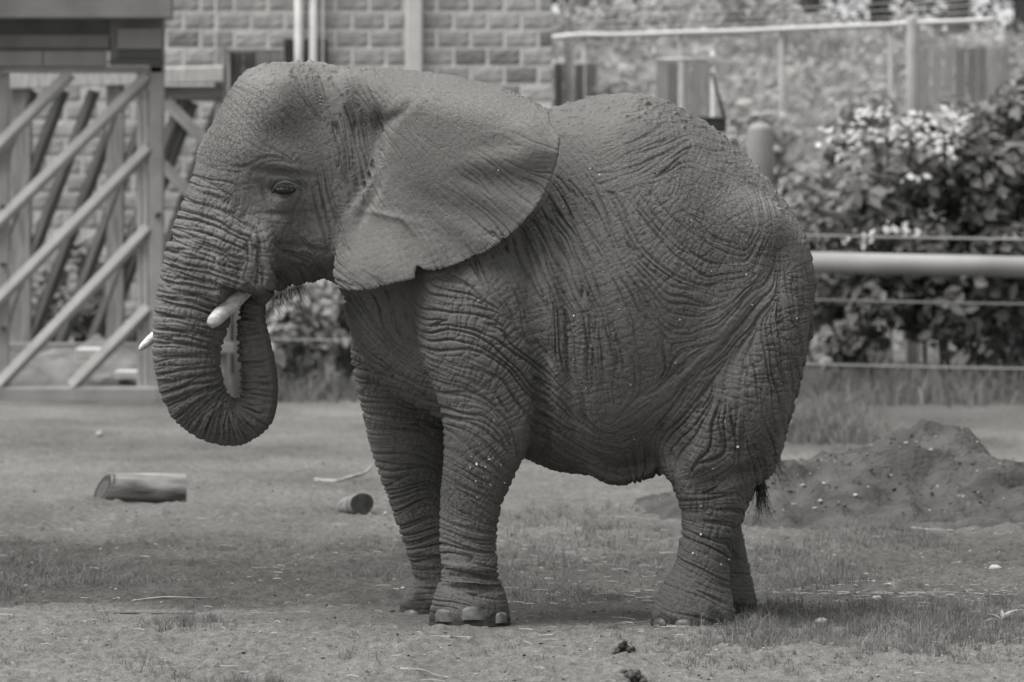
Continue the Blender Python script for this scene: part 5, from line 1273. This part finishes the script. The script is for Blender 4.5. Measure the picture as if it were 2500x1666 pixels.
stick('dry_stick', 'long thin straw-coloured stick near the clump of grass', [(322, 1470, .006), (400, 1471, .008), (470, 1472, .008), (515, 1470, .01)], .005)
stick('dry_stick', 'thin dark twig lying beside the long straw-coloured stick', [(278, 1500, .006), (330, 1499, .008), (385, 1500, .006), (480, 1501, .005)], .005, M_BARK)
stick('dry_stick', 'long weathered stick at the foot of the dirt mound', [(2225, 1284, .01), (2270, 1285, .012), (2330, 1287, .01)], .010)
def rock(label, px, py, wpx, hpx, mat, group=None):
    g = G(px, py); s = (g.y + D0) / FPX; V = []; F = []; a_, b_ = 14, 9; sd_ = random.random() * 50
    for i in range(b_ + 1):
        for j in range(a_):
            t, f = math.pi * i / b_, 2 * math.pi * j / a_; q = Vector((math.sin(t) * math.cos(f), math.sin(t) * math.sin(f), math.cos(t))); k = 1 + .22 * float(vnoise(np.array([q.x * 1.7 + sd_]), q.y * 1.7, q.z * 1.7, 2)[0]) + .1 * float(vnoise(np.array([q.x * 4 + sd_]), q.y * 4, q.z * 4, 2)[0])
            V.append(Vector((q.x * wpx / 2 * s * k, q.y * wpx / 2 * s * k * .8, q.z * hpx * .62 * s * k)))
    for i in range(b_):
        for j in range(a_): F.append((i * a_ + j, i * a_ + (j + 1) % a_, (i + 1) * a_ + (j + 1) % a_, (i + 1) * a_ + j))
    o = link('rock', mesh_py('rock', V, F), mat, None, (g.x, g.y, float(ground_h(g.x, g.y)) + hpx * .3 * s), smooth=True); tag(o, label, 'rock', group)
M_ROCK = material('rock', .33, .9, .3, 14, .6, 40, .008, .15)
rock('smooth rounded stone in the grass behind the hind feet', 2008, 1528, 32, 16, M_ROCK)
rock('small rounded stone on bare ground to the rear of the hind foot', 1924, 1437, 16, 8, M_ROCK)
rock('flat elongated stone lying past the grass near the dirt mound', 2430, 1384, 32, 12, M_ROCK)
rock('flat broken stone on the slope of the dirt mound', 2322, 1243, 24, 14, M_ROCK)
rock('pointed pale stone with a dark chip among straw', 2140, 1468, 26, 12, M_ROCK)
rock('pale pebble lying near the log stub', 941, 1260, 10, 9, M_ROCK)
rock('pale stone on the open soil beyond the cut log', 243, 1076, 18, 12, M_ROCK)
def clod(label, px, py, wpx, hpx):
    g = G(px, py); s = (g.y + D0) / FPX; e = empty('soil_clod', (g.x, g.y, 0), label, 'clod', 'torn sods in the foreground'); IV = np.array(ICO_V); V = []; F = []
    for i in range(46):
        x, y = g.x + random.gauss(0, wpx * .25 * s), g.y + random.gauss(0, .04); z = float(ground_h(x, y)) + abs(random.gauss(0, .5)) * hpx * s * math.exp(-((x - g.x) / (wpx * .3 * s)) ** 2); V.append(IV * rng.uniform(.6, 1.3, (12, 1)) * random.uniform(.006, .018) + np.array([x, y, z])); F.append(np.array(ICO_F) + 12 * i)
    tag(link('crumbs', mesh_np('crumbs', np.vstack(V), np.vstack(F)), M_MOUND, e), kind='stuff')
    k = 120; pts = np.stack([g.x + rng.standard_normal(k) * wpx * .22 * s, g.y + rng.standard_normal(k) * .03, np.full(k, float(ground_h(g.x, g.y)))], 1)
    V, F = blades(pts, hpx * s * rng.uniform(.5, 1.2, k), np.abs(rng.standard_normal(k)) * 1.2, np.full(k, .0014)); tag(link('roots', mesh_np('roots', V, F), M_BARK, e), kind='stuff')
clod('dark torn sod with roots lying before the hind foot', 1525, 1595, 66, 26); clod('low torn sod of soil at the bottom edge of the sand', 1548, 1648, 56, 18)
def seedling():
    g = G(2447, 1575); s = (g.y + D0) / FPX; e = empty('seedling', (g.x, g.y, float(ground_h(g.x, g.y))), 'broad-leaved seedling standing in the grass patch', 'plant'); b = Vector(e.location)
    loft('stem', [b, b + Vector((.004, 0, .05)), b + Vector((0, 0, .10))], [.005, .0045, .003], M_GRASS, e, 7)
    for a, el, l in ((180, 12, .085), (150, 40, .075), (90, 60, .05), (35, 38, .085), (10, 14, .07), (215, 30, .06), (300, 40, .06), (60, 30, .075)):
        a_, el_ = math.radians(a), math.radians(el); d = Vector((math.cos(a_) * math.cos(el_), math.sin(a_) * math.cos(el_) * .6, math.sin(el_))).normalized(); side = d.cross(Vector((0, 0, 1))).normalized(); nrm = side.cross(d); R = Matrix((side, d, nrm)).transposed()
        V = [Vector((v[0] * .6, v[1], v[2] - .25 * v[1] ** 2)) * l for v in LEAF_V]; o = link('leaf', mesh_py('seedling_leaf', V, LEAF_T), M_LEAFL, e, b + Vector((0, 0, .08 + .02 * random.random()))); o.rotation_euler = R.to_euler()
seedling()
